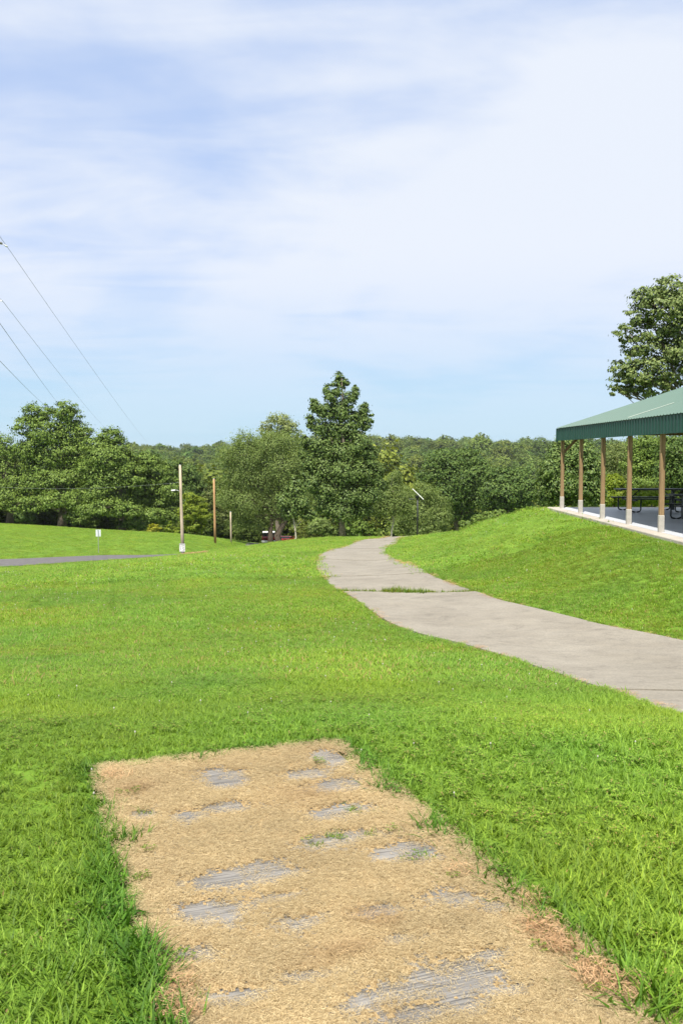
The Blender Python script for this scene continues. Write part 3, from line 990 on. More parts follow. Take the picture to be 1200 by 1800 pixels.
near_col = proto_collection('grass_tuft', [blades(17, .045, .035, .085, .0045, .0085, (.5, 1.25), 1), blades(19, .05, .03, .075, .004, .0075, (.55, 1.35), 2), blades(14, .04, .045, .10, .005, .0095, (.3, 1.1), 3),
                                           blades(20, .05, .028, .07, .0035, .0065, (.6, 1.4), 4), clover(16, .05, 5)], M['blade'])
mid_col = proto_collection('grass_clump', [blades(40, .15, .04, .09, .006, .011, (.45, 1.3), 11, segs=2), blades(42, .16, .035, .085, .006, .011, (.5, 1.35), 12, segs=2), blades(36, .14, .04, .10, .006, .012, (.35, 1.2), 13, segs=2)], M['blade'])
far_col = proto_collection('grass_patch', [blades(110, .5, .05, .10, .011, .020, (.5, 1.3), 21, segs=2), blades(110, .5, .045, .09, .011, .019, (.55, 1.35), 22, segs=2)], M['blade'])
# where the turf ends around the pad: it creeps over the concrete unevenly
PAD_EDGE = np.array([hit(*q)[:2] for q in [(166, 1352), (195, 1400), (205, 1440), (228, 1470), (212, 1520), (206, 1560), (216, 1610), (232, 1650), (280, 1700), (300, 1745), (306, 1800)]]
                    + [np.array((-.35, 2.0)), np.array((-.05, 1.2)), np.array((1.1, 1.4)), np.array((.95, 2.2))]
                    + [hit(*q)[:2] for q in [(1098, 1796), (1060, 1720), (1000, 1680), (925, 1610), (880, 1565), (825, 1530), (775, 1490), (745, 1462), (690, 1415), (645, 1375), (618, 1330), (598, 1312), (520, 1316), (420, 1328), (350, 1340), (250, 1352)]])
def clear_of(x, y, jit=.05):
    """not on concrete, asphalt or the pad (edges are ragged)"""
    e = (fbm(x, y, 4.0, 31) - .5) * .16
    u, v = pad_uv(x, y)
    ex = (fbm(x, y, 5.0, 41, 3) - .5) * .14
    on_pad = in_poly(x + ex, y + ex[::-1] * .3, PAD_EDGE) & (v < PAD_L)
    # path: test a point pushed towards the middle
    k = np.argmin(np.abs(cl_mid[None, ::4, 1] - y[:, None]) + np.abs(cl_mid[None, ::4, 0] - x[:, None]), axis=1) * 4
    c = cl_mid[k]
    dx, dy = x - c[:, 0], y - c[:, 1]
    L_ = np.hypot(dx, dy) + 1e-6
    s_ = 1 + (.02 + e) / L_
    on_path = in_poly(c[:, 0] + dx * s_, c[:, 1] + dy * s_, PATH_POLY)
    on_slab = (x > SLAB_X0 - .03 + e * .4) & (x < SLAB_X1) & (y > SLAB_Y0) & (y < SLAB_Y1)
    on_road = in_poly(x, y, ROAD_POLY)
    return ~(on_pad | on_path | on_slab | on_road)
def fan(n, y0, y1, k=.45, m=1.4):
    """even cover of the ground in front of the viewer, with a margin on both sides"""
    out = []
    tot = 0
    while tot < n:
        y = g1.uniform(y0, y1, n * 2); x = g1.uniform(-(k * y1 + m), k * y1 + m, n * 2)
        ok = np.abs(x) < k * y + m
        out.append(np.stack([x[ok], y[ok]], -1)); tot += int(ok.sum())
    return np.vstack(out)[:n]
g1 = np.random.default_rng(5)
def grass_layer(name, n, y0, y1, col, nvar, sc, label, lastrare=False):
    p = fan(n, y0, y1)
    x, y = p[:, 0], p[:, 1]
    ok = clear_of(x, y)
    x, y = x[ok], y[ok]
    n = len(x)
    z = sheet_z(x, y)
    pat = fbm(x, y, .55, 3, 4)               # patches of lighter and darker turf
    pat2 = fbm(x, y * .5, .10, 9, 3)
    br = (.84 if y0 < 5 else .93) + (.34 if y0 < 5 else .25) * np.clip((pat - .5) * 1.9 + .5, 0, 1) + .12 * (pat2 - .5) + g1.normal(0, .07, n)
    warm = np.clip((fbm(x, y, .8, 77, 3) - .5) * 1.6, -.5, .5)
    u, v = pad_uv(x, y)
    edge = np.exp(-(poly_dist(x, y, np.vstack([PAD_EDGE, PAD_EDGE[:1]])) / .13) ** 2) if y0 < 5 else np.zeros(n)
    tint = np.stack([br * (1 + .30 * warm), br * (1 + .06 * warm), br * (1 - .15 * warm)], -1)
    tint *= (1 - .42 * edge[:, None] * np.array((1.2, .75, .8)))
    s_ = sc * g1.uniform(.75, 1.25, n) * (.78 + .5 * pat) * (1 + .5 * edge) * (1 + .45 * np.clip((4.2 - y) / 1.6, 0, 1))
    rot = np.stack([g1.normal(0, .12, n), g1.normal(0, .12, n), g1.uniform(0, 6.28, n)], -1)
    scl = np.stack([s_, s_, s_ * (.72 + .45 * pat + .45 * np.clip(1 - y / 5, 0, 1))], -1)
    which = g1.integers(0, nvar, n)
    if lastrare:
        cl_ = fbm(x, y, .9, 55, 3) > .46
        which = np.where(cl_ & (g1.uniform(size=n) < .07), nvar - 1, g1.integers(0, nvar - 1, n))
    if lastrare:
        scl[which == nvar - 1] = (g1.uniform(.6, .85, int((which == nvar - 1).sum())))[:, None]
    return scatter(name, np.stack([x, y, z], -1), rot, scl, tint, which, col, label, 'grass')
grass_layer('grass', 85000, 1.6, 8.8, near_col, 5, .70, 'broad-bladed green grass around the concrete pad', True)
grass_layer('grass', 78000, 8.2, 26, mid_col, 3, .68, 'short green grass on the slope either side of the footpath')
grass_layer('grass', 90000, 25, 140, far_col, 2, .85, 'mown green grass farther down the hill')
# white clover heads in the turf
def flower_head():
    v, f = [], []
    MBx = MB()
    MBx.tube([(0, 0, 0), (0, 0, .05)], .0012, 4)
    for k in range(3):
        r = (.007, .0095, .006)[k]; z = .048 + k * .006
        MBx.tube([(0, 0, z), (0, 0, z + .007)], [r, r * .8], 7)
    return MBx.mesh('clover_head')
M['petal'] = simple('clover_petal', (.46, .44, .37), .8, var=.15, scale=60, spec=.1)
fl_col = proto_collection('clover_head', [flower_head()], M['petal'])
n = 1100
p = fan(n, 4.0, 40)
keep = (fbm(p[:, 0], p[:, 1], .28, 63, 3) > .48) & clear_of(p[:, 0], p[:, 1])
p = p[keep]; n = len(p)
s_ = g1.uniform(.7, 1.1, n) * (.36 + .03 * p[:, 1])
scatter('clover_flowers', np.stack([p[:, 0], p[:, 1], sheet_z(p[:, 0], p[:, 1]) + .016], -1), np.zeros((n, 3)), np.stack([s_] * 3, -1), np.ones((n, 3)), np.zeros(n), fl_col, 'small white clover heads dotted through the grass', 'clover')

# ------------------------------------------------------------------ dry clippings on the pad
BARE = [(395, 1370, 40, 18), (580, 1335, 30, 14), (535, 1362, 38, 7), (590, 1382, 42, 8), (330, 1437, 38, 7), (390, 1421, 40, 7), (255, 1434, 26, 6), (590, 1430, 52, 10), (590, 1478, 62, 9), (712, 1500, 70, 15),
        (430, 1540, 92, 19), (380, 1606, 66, 20), (520, 1626, 40, 7), (660, 1604, 40, 8), (790, 1582, 50, 12), (862, 1598, 30, 5), (262, 1655, 20, 8), (330, 1685, 42, 11), (800, 1722, 90, 34), (690, 1750, 110, 12),
        (545, 1717, 50, 6), (415, 1755, 55, 9), (760, 1782, 110, 14), (885, 1745, 45, 9), (700, 1655, 40, 5), (480, 1580, 60, 4), (860, 1680, 30, 6)]
bare_uv = []
for (bx, by, hw, hh) in BARE:
    c = hit(bx, by)
    u, v = pad_uv(c[0], c[1])
    bare_uv.append((float(u), float(v), hw * c[1] / FPX, hh * c[1] ** 2 / (FPX * CAMZ)))
def bareness(u, v):
    b = np.zeros(np.shape(u))
    st = vnoise(u * 1.5, v, 42, 71) * .6 + vnoise(u * 5, v * 1.5, 30, 72) * .4        # ragged streaks along the broom marks
    ed = fbm(u, v * 1.6, 9, 73, 3)
    for (cu, cv, a, bb) in bare_uv:
        q = ((u - cu) / a) ** 2 + ((v - cv) / (bb + .012)) ** 2
        b = np.maximum(b, np.exp(-q * .9))
    return b + (st - .5) * .75 + (ed - .5) * .55
step = .011
uu, vv = np.meshgrid(np.arange(-PAD_W / 2 - .03, PAD_W / 2 + .03, step), np.arange(-.03, 2.75, step))
bn = bareness(uu, vv)
xx, yy = pad_xy(uu, vv)
edge_fall = np.clip(np.minimum(np.minimum(uu + PAD_W / 2 + .03, PAD_W / 2 + .03 - uu), vv + .03) / .05, 0, 1)
hh_ = .0006 + .018 * np.clip(.29 - bn, 0, .7) * edge_fall + (.008 * (fbm(uu, vv, 22, 81, 3) - .5) + .006 * (vnoise(uu, vv, 70, 83) - .5)) * np.clip((.29 - bn) * 2, 0, 1)
th = np.stack([xx, yy, .0048 + np.maximum(hh_, .0)], -1).reshape(-1, 3)
ny2, nx2 = uu.shape
ix2 = np.arange(nx2 * ny2).reshape(ny2, nx2)
cell = (bn + (rng.uniform(size=bn.shape) - .5) * .38)[:-1, :-1] < .29
tf = np.stack([ix2[:-1, :-1], ix2[1:, :-1], ix2[1:, 1:], ix2[:-1, 1:]], -1)[cell]
def thatch_mat():
    m, nt, b = mat_new('dry_clippings')
    f1 = noise(nt, 60, 5, .7); f2 = noise(nt, 4, 4, .6); f3 = noise(nt, 150, 3, .6, scl=(1, .3, 1))
    c = ramp2(nt, f1, [(.28, (.175, .12, .058)), (.5, (.365, .268, .140)), (.74, (.54, .42, .243))])
    c = mixc(nt, 1.0, c, ramp2(nt, f2, [(.3, (.84, .80, .76)), (.7, (1.1, 1.08, 1.05))]), 'MULTIPLY')
    nt.links.new(c, b.inputs['Base Color'])
    b.inputs['Roughness'].default_value = .95
    b.inputs['Specular IOR Level'].default_value = .1
    bump(nt, b, f3, .8, .006)
    return m
M['thatch'] = thatch_mat()
tho = link('clippings', new_mesh('clippings', th, tf, False), M['thatch'])
tag(tho, 'layer of tan dry grass clippings covering most of the concrete pad', 'dry grass', kind='stuff')
def straws(n, spread, seed, lmin=.010, lmax=.034, w=.0016, lift=.010):
    g = np.random.default_rng(seed); v, f = [], []
    for k in range(n):
        a = g.uniform(0, 6.28); r = spread * math.sqrt(g.uniform())
        c = np.array((r * math.cos(a), r * math.sin(a), g.uniform(.0, lift)))
        t = g.uniform(0, 6.28); el = g.normal(0, .22)
        d = np.array((math.cos(t) * math.cos(el), math.sin(t) * math.cos(el), math.sin(el))) * g.uniform(lmin, lmax) / 2
        e = np.array((-math.sin(t), math.cos(t), g.uniform(-.6, .6))) * w * g.uniform(.6, 1.3) / 2
        b0 = len(v)
        v += [c - d - e, c - d + e, c + d + e * .5, c + d - e * .5]
        f.append((b0, b0 + 1, b0 + 2, b0 + 3))
    return new_mesh('straw', np.array(v), np.array(f))
M['straw'] = leaf_mat('straw', (.30, .215, .106), (.61, .490, .285), trans=.15, rough=.7, spec=.2, inst=True)
st_col = proto_collection('straw', [straws(70, .06, 91, .006, .022, .0012), straws(70, .06, 92, .006, .02, .0013), straws(60, .055, 93, .008, .034, .0012), straws(70, .06, 94, .004, .014, .0015)], M['straw'])
n = 13000
u = g1.uniform(-PAD_W / 2 - .07, PAD_W / 2 + .07, n); v = g1.uniform(-.06, 2.75, n)
b = bareness(u, v)
ok = g1.uniform(size=n) < np.clip((.46 - b) / .40, .07, 1)
u, v = u[ok], v[ok]; n = len(u)
x, y = pad_xy(u, v)
br = .82 + .4 * fbm(u, v, 3, 95, 3) + g1.normal(0, .06, n)
cu_, cv_ = pad_uv(*hit(650, 1625)[:2])
def spot(px, py, ru, rv):
    a, b_ = pad_uv(*hit(px, py)[:2])
    return np.exp(-((u - a) / ru) ** 2 - ((v - b_) / rv) ** 2)
brown = np.clip(spot(640, 1612, .06, .045) + .6 * spot(675, 1625, .06, .04) + .5 * spot(625, 1675, .09, .05) + .4 * spot(560, 1690, .08, .05) + .9 * spot(700, 1795, .06, .04) + .4 * spot(540, 1400, .2, .15) + .5 * spot(240, 1390, .12, .1), 0, 1) * .55
tint = br[:, None] * (1 - brown[:, None] * np.array((.55, .8, .95)))
s_ = g1.uniform(.55, .95, n)
scatter('straw', np.stack([x, y, (.005 + .010 * np.clip((.5 - b[ok]) / .4, 0, 1)) + .012 * (brown > .25)], -1), np.stack([np.zeros(n), np.zeros(n), g1.uniform(0, 6.28, n)], -1), np.stack([s_, s_, s_], -1), tint, g1.integers(0, 4, n), st_col, 'loose tan straw scattered over the concrete pad', 'straw')
# heaps of dead stems and stray green sprigs along the pad's right edge
M['dead'] = leaf_mat('dead_stem', (.33, .185, .09), (.62, .42, .24), trans=.15, rough=.8, spec=.1, inst=True)
dead_col = proto_collection('dead_tuft', [blades(40, .05, .02, .05, .0012, .0024, (.5, 1.6), 201), straws(80, .06, 202, .012, .04, .0015, .03)], M['dead'])
pts = []
for (px, py, r_, k) in [(950, 1645, .05, 10), (990, 1665, .06, 14), (1050, 1725, .06, 16), (1090, 1750, .06, 14), (930, 1592, .025, 6), (200, 1368, .06, 7), (318, 1735, .04, 7), (310, 1785, .05, 7), (820, 1535, .05, 4)]:
    c = hit(px, py)
    for q in range(k):
        a = random.uniform(0, 6.28); r2 = r_ * math.sqrt(random.random())
        pts.append((c[0] + r2 * math.cos(a), c[1] + r2 * math.sin(a), .012 + .02 * random.random()))
pts = np.array(pts); n = len(pts)
s_ = g1.uniform(.7, 1.2, n)
scatter('dead_grass', pts, np.stack([np.zeros(n), np.zeros(n), g1.uniform(0, 6.28, n)], -1), np.stack([s_] * 3, -1), np.stack([g1.uniform(.8, 1.2, n)] * 3, -1), g1.integers(0, 2, n), dead_col, 'brown dead stems heaped along the edges of the pad', 'dead grass')
pts = []
for (px, py, r_, k) in [(560, 1485, .06, 4), (600, 1470, .06, 6), (640, 1425, .07, 6), (590, 1410, .05, 3), (655, 1470, .05, 3), (240, 1550, .05, 5), (260, 1500, .04, 3), (250, 1430, .05, 4), (215, 1400, .06, 4), (560, 1345, .05, 3),
                         (1000, 1690, .09, 10), (1060, 1760, .09, 10), (1020, 1735, .08, 8), (960, 1670, .07, 6), (325, 1710, .06, 5), (300, 1690, .05, 5), (345, 1760, .05, 4), (740, 1510, .07, 4), (690, 1465, .06, 4), (790, 1545, .06, 4)]:
    c = hit(px, py)
    for q in range(k):
        a = random.uniform(0, 6.28); r2 = r_ * math.sqrt(random.random())
        pts.append((c[0] + r2 * math.cos(a), c[1] + r2 * math.sin(a), .008))
pts = np.array(pts); n = len(pts)
s_ = g1.uniform(.35, .75, n)
scatter('grass_sprigs', pts, np.stack([np.zeros(n), np.zeros(n), g1.uniform(0, 6.28, n)], -1), np.stack([s_] * 3, -1), np.stack([g1.uniform(.6, .95, n)] * 3, -1), g1.choice([0, 1, 3, 4], n), near_col, 'stray green sprigs growing through the dry clippings', 'grass')
# weeds in the wide joint of the path
jp = []
for t0, t1, k, hgt in ((-.06, .28, 70, 1.0), (.30, .68, 150, 1.2), (.34, .62, 70, 1.6), (.70, 1.04, 70, .95)):
    for q in range(k):
        t = random.uniform(t0, t1)
        st = st_of(arc[j_main] + random.gauss(0, .07 if hgt < 1.2 else .11))
        pp = path_pt(st, t, 0)
        jp.append((pp[0], pp[1], gz(pp[0], pp[1]) + .0, hgt * random.uniform(.6, 1.1)))
jp = np.array(jp); n = len(jp)
scatter('joint_weeds', jp[:, :3], np.stack([np.zeros(n), np.zeros(n), g1.uniform(0, 6.28, n)], -1), np.stack([jp[:, 3] * 1.2] * 2 + [jp[:, 3] * 1.7], -1), np.stack([g1.uniform(.7, 1.1, n), g1.uniform(.65, .9, n), g1.uniform(.7, 1.1, n)], -1), g1.choice([0, 2, 2], n), near_col, 'low weeds growing in the wide joint across the footpath', 'weeds')

# ------------------------------------------------------------------ trees
def leaf_cloud(cent, nrm, size, g, aspect=.62, curl=.25):
    """one kite-shaped leaf (or leaf spray) per point"""
    n = len(cent)
    nrm = nrm / (np.linalg.norm(nrm, axis=1)[:, None] + 1e-9)
    r = g.normal(size=(n, 3))
    t = np.cross(nrm, r); t /= np.linalg.norm(t, axis=1)[:, None] + 1e-9
    b = np.cross(nrm, t)
    L_ = size[:, None]
    w = L_ * aspect * .5
    v = np.stack([cent - t * L_ * .5, cent - b * w + nrm * L_ * curl * .3, cent + t * L_ * .5 - nrm * L_ * curl * .4, cent + b * w + nrm * L_ * curl * .3], 1).reshape(-1, 3)
    f = np.arange(n * 4).reshape(n, 4)
    return v, f
def crown_points(lobes, n, g, clump=.22, per=34, shell=(.45, 1.0), flat=.6, up=.35, droop=0.0):
    """leaves gathered in sprays near the surface of each lobe"""
    lobes = np.array(lobes, float)
    wgt = (lobes[:, 3] * lobes[:, 4] + lobes[:, 3] * lobes[:, 5] + lobes[:, 4] * lobes[:, 5]) ** 1.0
    nc = max(4, n // per)
    k = g.choice(len(lobes), nc, p=wgt / wgt.sum())
    d = g.normal(size=(nc, 3)); d /= np.linalg.norm(d, axis=1)[:, None]
    rr = shell[0] + (shell[1] - shell[0]) * g.uniform(size=nc) ** .55
    rad = lobes[k, 3:6]
    cc = lobes[k, :3] + d * rad * rr[:, None]
    cr = rad.mean(1) * clump * g.uniform(.55, 1.4, nc)
    pk = np.repeat(np.arange(nc), per)
    off = g.normal(size=(nc * per, 3)) * np.array((1, 1, flat)) * .62
    pos = cc[pk] + off * cr[pk][:, None]
    if droop: pos[:, 2] -= droop * np.abs(g.normal(size=len(pos))) * cr[pk] * 1.6
    nrm = d[pk] * .75 + off * .5 + np.array((0, 0, up)) + g.normal(size=pos.shape) * .38
    return pos, nrm
def limbs(base_h, lobes, r0, g, lean=(0, 0), n_limb=None, trunk_top=None, follow=.15):
    m = MB()
    lobes = np.array(lobes, float)
    top = lobes[np.argmax(lobes[:, 2])].copy(); top[:2] *= follow
    tz = trunk_top if trunk_top else top[2]
    pts, rad = [], []
    K = 8
    for k in range(K + 1):
        t = k / K
        pts.append((top[0] * t ** 1.6 + lean[0] * math.sin(t * 3) + g.normal() * .02 * tz * (0 < k), top[1] * t ** 1.6 + g.normal() * .015 * tz * (0 < k), tz * t - (.4 if k == 0 else 0)))
        rad.append(r0 * (1.35 if k == 0 else 1.0 - .85 * t))
    m.tube(pts, rad, 9)
    pts = np.array(pts)
    order = np.argsort(lobes[:, 2])
    for i in order[:(n_limb or len(order))]:
        lb = lobes[i]
        z0 = min(max(base_h * .8, lb[2] * .55), tz * .8)
        t = z0 / tz
        a = np.array([np.interp(t, np.linspace(0, 1, K + 1), pts[:, q]) for q in range(3)])
        b = lb[:3]
        mid = a * .5 + b * .5 + np.array((0, 0, .12 * np.linalg.norm(b - a))) * (1 if b[2] > a[2] else .3)
        rr = r0 * (1 - .8 * t) * .55
        pp = []
        for q in np.linspace(0, 1, 6):
            pp.append((1 - q) ** 2 * a + 2 * q * (1 - q) * mid + q * q * b + g.normal(size=3) * .03 * np.linalg.norm(b - a) * (0 < q < 1))
        m.tube(pp, [rr * (1 - .82 * q) for q in np.linspace(0, 1, 6)], 6)
        # twigs
        for q in range(3):
            d = g.normal(size=3); d /= np.linalg.norm(d)
            e = b + d * lb[3:6] * .8
            st = pp[3 + q % 3]
            m.tube([st, (st + e) / 2 + g.normal(size=3) * .04 * np.linalg.norm(e - st), e], [rr * .3, rr * .2, rr * .06], 4)
    return m
BARK = {'grey': simple('grey_bark', (.17, .14, .11), .95, var=.4, scale=9, spec=.1, bstr=.6),
        'dark': simple('dark_bark', (.10, .078, .058), .95, var=.4, scale=9, spec=.1, bstr=.6),
        'pale': simple('pale_bark', (.48, .43, .35), .9, var=.25, scale=9, spec=.1, bstr=.4)}
LEAF = {'oak': leaf_mat('broadleaf', (0.076, 0.130, 0.024), (0.204, 0.282, 0.055), .16, spec=.15),
        'maple': leaf_mat('maple_leaf', (0.055, 0.101, 0.023), (0.172, 0.234, 0.062), .16, rough=.5, spec=.2),
        'willow': leaf_mat('willow_leaf', (.112, .168, .042), (.255, .320, .098), .34, spec=.15),
        'lime': leaf_mat('lime_leaf', (0.138, 0.205, 0.020), (0.286, 0.340, 0.042), .40, spec=.15),
        'yellow': leaf_mat('yellow_leaf', (0.254, 0.270, 0.020), (0.424, 0.410, 0.050), .40, spec=.15),
        'dark': leaf_mat('dark_leaf', (0.048, 0.094, 0.022), (0.134, 0.194, 0.043), .16, spec=.15),
        'olive': leaf_mat('olive_leaf', (0.099, 0.134, 0.038), (0.210, 0.246, 0.079), .30, spec=.15),
        'pear': leaf_mat('pear_leaf', (0.056, 0.106, 0.024), (0.184, 0.252, 0.062), .16, rough=.5, spec=.25),
        'pale': leaf_mat('pale_leaf', (0.165, 0.204, 0.072), (0.343, 0.384, 0.156), .34, spec=.15),
        'big': leaf_mat('large_leaf', (0.074, 0.118, 0.031), (0.223, 0.270, 0.086), .16, rough=.5, spec=.2)}
LEAF_SCALE, LEAF_MORE = .70, 1.7
def tree(name, label, base, lobes, leaf, n, size, bark='grey', r0=.3, seed=1, group=None, base_h=2.0, category='tree', lean=(0, 0), n_limb=None, trunk_top=None, aspect=.62, **kw):
    """lobes: (x, y, z, rx, ry, rz) relative to the base"""
    g = np.random.default_rng(seed)
    t = empty(name, base, label, category, group)
    limbs(base_h, lobes, r0, g, lean, n_limb, trunk_top).build('trunk', BARK[bark], t, True)
    pos, nrm = crown_points(lobes, int(n * LEAF_MORE), g, **kw)
    ok = pos[:, 2] > .15
    pos, nrm = pos[ok], nrm[ok]
    v, f = leaf_cloud(pos, nrm, size * LEAF_SCALE * g.uniform(.6, 1.35, len(pos)), g, aspect)
    link('crown', new_mesh('crown', v, f), LEAF[leaf], t)
    return t
def from_px(base, d, lobes_px, depth=1.0, seed=0):
    """crown lobes measured in the photograph (pixel, radius in pixels) -> metres around the trunk base, spread in depth"""
    g = np.random.default_rng(seed)
    out = []
    k = d * MPP
    for lb in lobes_px:
        px, py, rx = lb[:3]
        ry = lb[3] if len(lb) > 3 else rx * .85
        dd = lb[4] if len(lb) > 4 else g.uniform(-.45, .45) * rx * depth * k
        p = P(px, py, d + dd)
        out.append((p[0] - base[0], p[1] - base[1], p[2] - base[2], rx * k, (rx + ry) / 2 * k * depth, ry * k))
    return out
def ground_at(px, d):
    x = (px - 600) / FPX * d
    return np.array((x, d, float(sheet_z(x, d))))

# the maple beside the path
B = ground_at(602, 86)
rg = random.Random(3)
lob = [(594, 666, 6, 13), (590, 684, 10, 14), (606, 672, 5, 11), (580, 700, 10, 14), (574, 688, 5, 12), (612, 705, 11, 15), (624, 690, 5, 13), (560, 718, 8, 13), (551, 712, 5, 14), (578, 724, 15, 16), (598, 724, 17, 18), (638, 722, 7, 17), (644, 712, 4, 10), (620, 736, 14, 16), (546, 742, 7, 14), (560, 752, 12, 15),
       (582, 758, 20, 18), (612, 760, 21, 18), (641, 745, 9, 16), (652, 735, 5, 10), (543, 782, 12, 14), (568, 788, 22, 20), (600, 795, 28, 22), (632, 783, 20, 20), (651, 798, 12, 16), (536, 770, 5, 9), (542, 815, 14, 15), (572, 826, 27, 22), (610, 832, 32, 24),
       (645, 828, 22, 22), (662, 848, 13, 15), (550, 850, 17, 17), (582, 865, 28, 22), (618, 870, 32, 22), (648, 870, 20, 19), (570, 890, 18, 13), (605, 898, 28, 16), (640, 894, 18, 14), (536, 838, 9, 10), (669, 826, 7, 9), (674, 855, 6, 8), (530, 800, 5, 7)]
tree('maple_tree', 'tall dark green cone-shaped maple standing left of the footpath', B, from_px(B, 86, lob, 1.05, 4), 'maple', 38000, .29, 'grey', .26, 5, base_h=2.2, clump=.38, per=30, shell=(.35, 1.04), up=.45, flat=.6)
# willows and companions left of the maple
B = ground_at(497, 122)
lob = [(430, 770, 26, 18), (405, 800, 26, 24), (440, 800, 34, 28), (475, 780, 34, 26), (505, 775, 28, 22), (415, 835, 34, 26), (455, 840, 40, 30), (500, 820, 40, 32), (530, 810, 24, 28), (400, 870, 24, 22), (430, 880, 32, 24),
       (470, 885, 36, 24), (515, 865, 36, 28), (545, 850, 22, 26), (425, 910, 26, 16), (455, 915, 24, 14)]
tree('willow_tree', 'broad olive green willow with a thick brown trunk left of the maple', B, from_px(B, 122, lob, 1.0, 6), 'willow', 34000, .36, 'dark', .46, 6, base_h=5.0, clump=.30, per=30, droop=.5, shell=(.3, 1.0), aspect=.38, flat=.9)
B = ground_at(476, 133)
lob = [(470, 850, 24, 24), (450, 880, 26, 22), (485, 870, 22, 22), (495, 900, 20, 14), (455, 905, 22, 14)]
tree('willow_tree', 'darker willow trunk behind the left side of the broad willow', B, from_px(B, 133, lob, 1.0, 7), 'olive', 7000, .40, 'dark', .42, 7, base_h=3.0, droop=.4, aspect=.4)
B = ground_at(495, 140)
lob = [(490, 738, 22, 12), (470, 750, 13, 10), (505, 752, 18, 14), (485, 765, 24, 16), (525, 765, 10, 12), (460, 760, 8, 8)]
tree('sparse_tree', 'sparse pale treetop rising above the willow against the sky', B, from_px(B, 140, lob, 1.0, 8), 'pale', 2600, .42, 'grey', .35, 8, base_h=8.0, clump=.32, per=14, shell=(.2, 1.05))
B = ground_at(517, 96)
lob = [(518, 862, 17, 15), (500, 880, 14, 14), (530, 885, 16, 16), (510, 900, 20, 13), (540, 905, 14, 9), (520, 845, 10, 10)]
tree('young_maple', 'young dark-leaved tree with a slender pale trunk before the willow', B, from_px(B, 96, lob, 1.0, 9), 'pear', 4200, .34, 'pale', .10, 9, base_h=3.4, clump=.36, per=20)
# right of the maple
B = ground_at(689, 98)
lob = [(690, 850, 20, 18), (672, 870, 20, 20), (705, 868, 20, 22), (685, 884, 24, 15), (662, 890, 15, 14), (708, 890, 15, 14), (655, 880, 12, 14), (695, 835, 12, 10)]
tree('white_trunk_willow', 'drooping olive tree with a thin white trunk beside the path', B, from_px(B, 98, lob, 1.0, 10), 'willow', 9000, .30, 'pale', .12, 10, base_h=3.2, clump=.32, per=26, droop=.6, aspect=.36)
B = ground_at(750, 108)
lob = [(745, 862, 24, 16), (725, 880, 22, 18), (760, 885, 30, 24), (735, 905, 30, 22), (770, 910, 24, 22), (715, 912, 18, 18), (745, 930, 36, 14), (775, 928, 14, 12), (700, 928, 18, 12)]
tree('round_willow', 'rounded olive green bushy tree directly behind the solar lamp', B, from_px(B, 108, lob, 1.0, 11), 'willow', 14000, .30, 'grey', .2, 11, base_h=1.0, clump=.30, per=30, aspect=.42, droop=.2)
B = ground_at(800, 140)
lob = [(785, 812, 34, 22), (820, 808, 28, 22), (760, 832, 26, 22), (805, 840, 40, 26), (845, 835, 28, 24), (785, 870, 36, 26), (825, 872, 38, 26), (855, 870, 24, 22), (800, 900, 44, 18), (765, 875, 22, 22)]
tree('oak_tree', 'big dark green tree standing right of the solar lamp', B, from_px(B, 140, lob, 1.0, 12), 'dark', 20000, .46, 'dark', .45, 12, base_h=3.0, clump=.36, per=46, up=.5, flat=.5, shell=(.5, 1.02))
B = ground_at(885, 130)
lob = [(880, 838, 26, 20), (905, 842, 26, 22), (865, 860, 22, 20), (895, 868, 34, 22), (925, 862, 22, 20), (880, 888, 30, 14), (915, 888, 28, 12)]
tree('oak_tree', 'dark green tree rising behind the crest of the grassy mound', B, from_px(B, 130, lob, 1.0, 13), 'dark', 12000, .44, 'dark', .4, 13, base_h=3.0, clump=.36, per=46, up=.5, flat=.5, shell=(.5, 1.02))
B = ground_at(858, 112)
lob = [(858, 908, 16, 10), (840, 912, 14, 9), (878, 905, 14, 9), (820, 922, 14, 8)]
tree('low_bush', 'low green bush just over the crest of the mound', B, from_px(B, 112, lob, 1.0, 14), 'oak', 3000, .34, 'grey', .1, 14, base_h=.5, category='bush')
# pear tree by the corner of the pavilion
B = ground_at(1003, 44)
lob = [(1000, 785, 24, 18), (982, 800, 22, 20), (1022, 800, 24, 22), (968, 825, 20, 20), (1000, 825, 34, 26), (1035, 828, 22, 24), (962, 850, 18, 18), (990, 855, 32, 24), (1025, 858, 32, 22), (960, 872, 16, 14), (985, 878, 28, 13), (1020, 880, 34, 13), (1048, 870, 14, 14), (1000, 768, 14, 10)]
tree('pear_tree', 'dense glossy round tree behind the far corner of the pavilion', B, from_px(B, 44, lob, 1.0, 15), 'pear', 20000, .17, 'dark', .14, 15, base_h=.8, clump=.36, per=40, shell=(.5, 1.03), up=.45)
# tall tree rising over the pavilion roof
B = ground_at(1245, 54)
lob = [(1180, 505, 30, 20), (1135, 525, 26, 20), (1165, 540, 40, 24), (1210, 530, 40, 30), (1122, 555, 22, 18), (1105, 585, 22, 18), (1140, 585, 34, 22), (1190, 580, 40, 26), (1115, 612, 24, 16), (1155, 620, 36, 22), (1210, 625, 44, 28),
       (1100, 645, 28, 20), (1135, 655, 36, 22), (1180, 660, 36, 20), (1095, 672, 24, 16), (1110, 688, 20, 12), (1150, 685, 30, 14), (1240, 560, 50, 40), (1250, 640, 50, 40), (1085, 690, 12, 8)]
tree('tall_tree', 'tall large-leaved tree rising above the pavilion roof', B, from_px(B, 54, lob, 1.1, 16), 'big', 17000, .26, 'grey', .28, 16, base_h=5.5, clump=.34, per=34, shell=(.55, 1.05), up=.5, flat=.45)
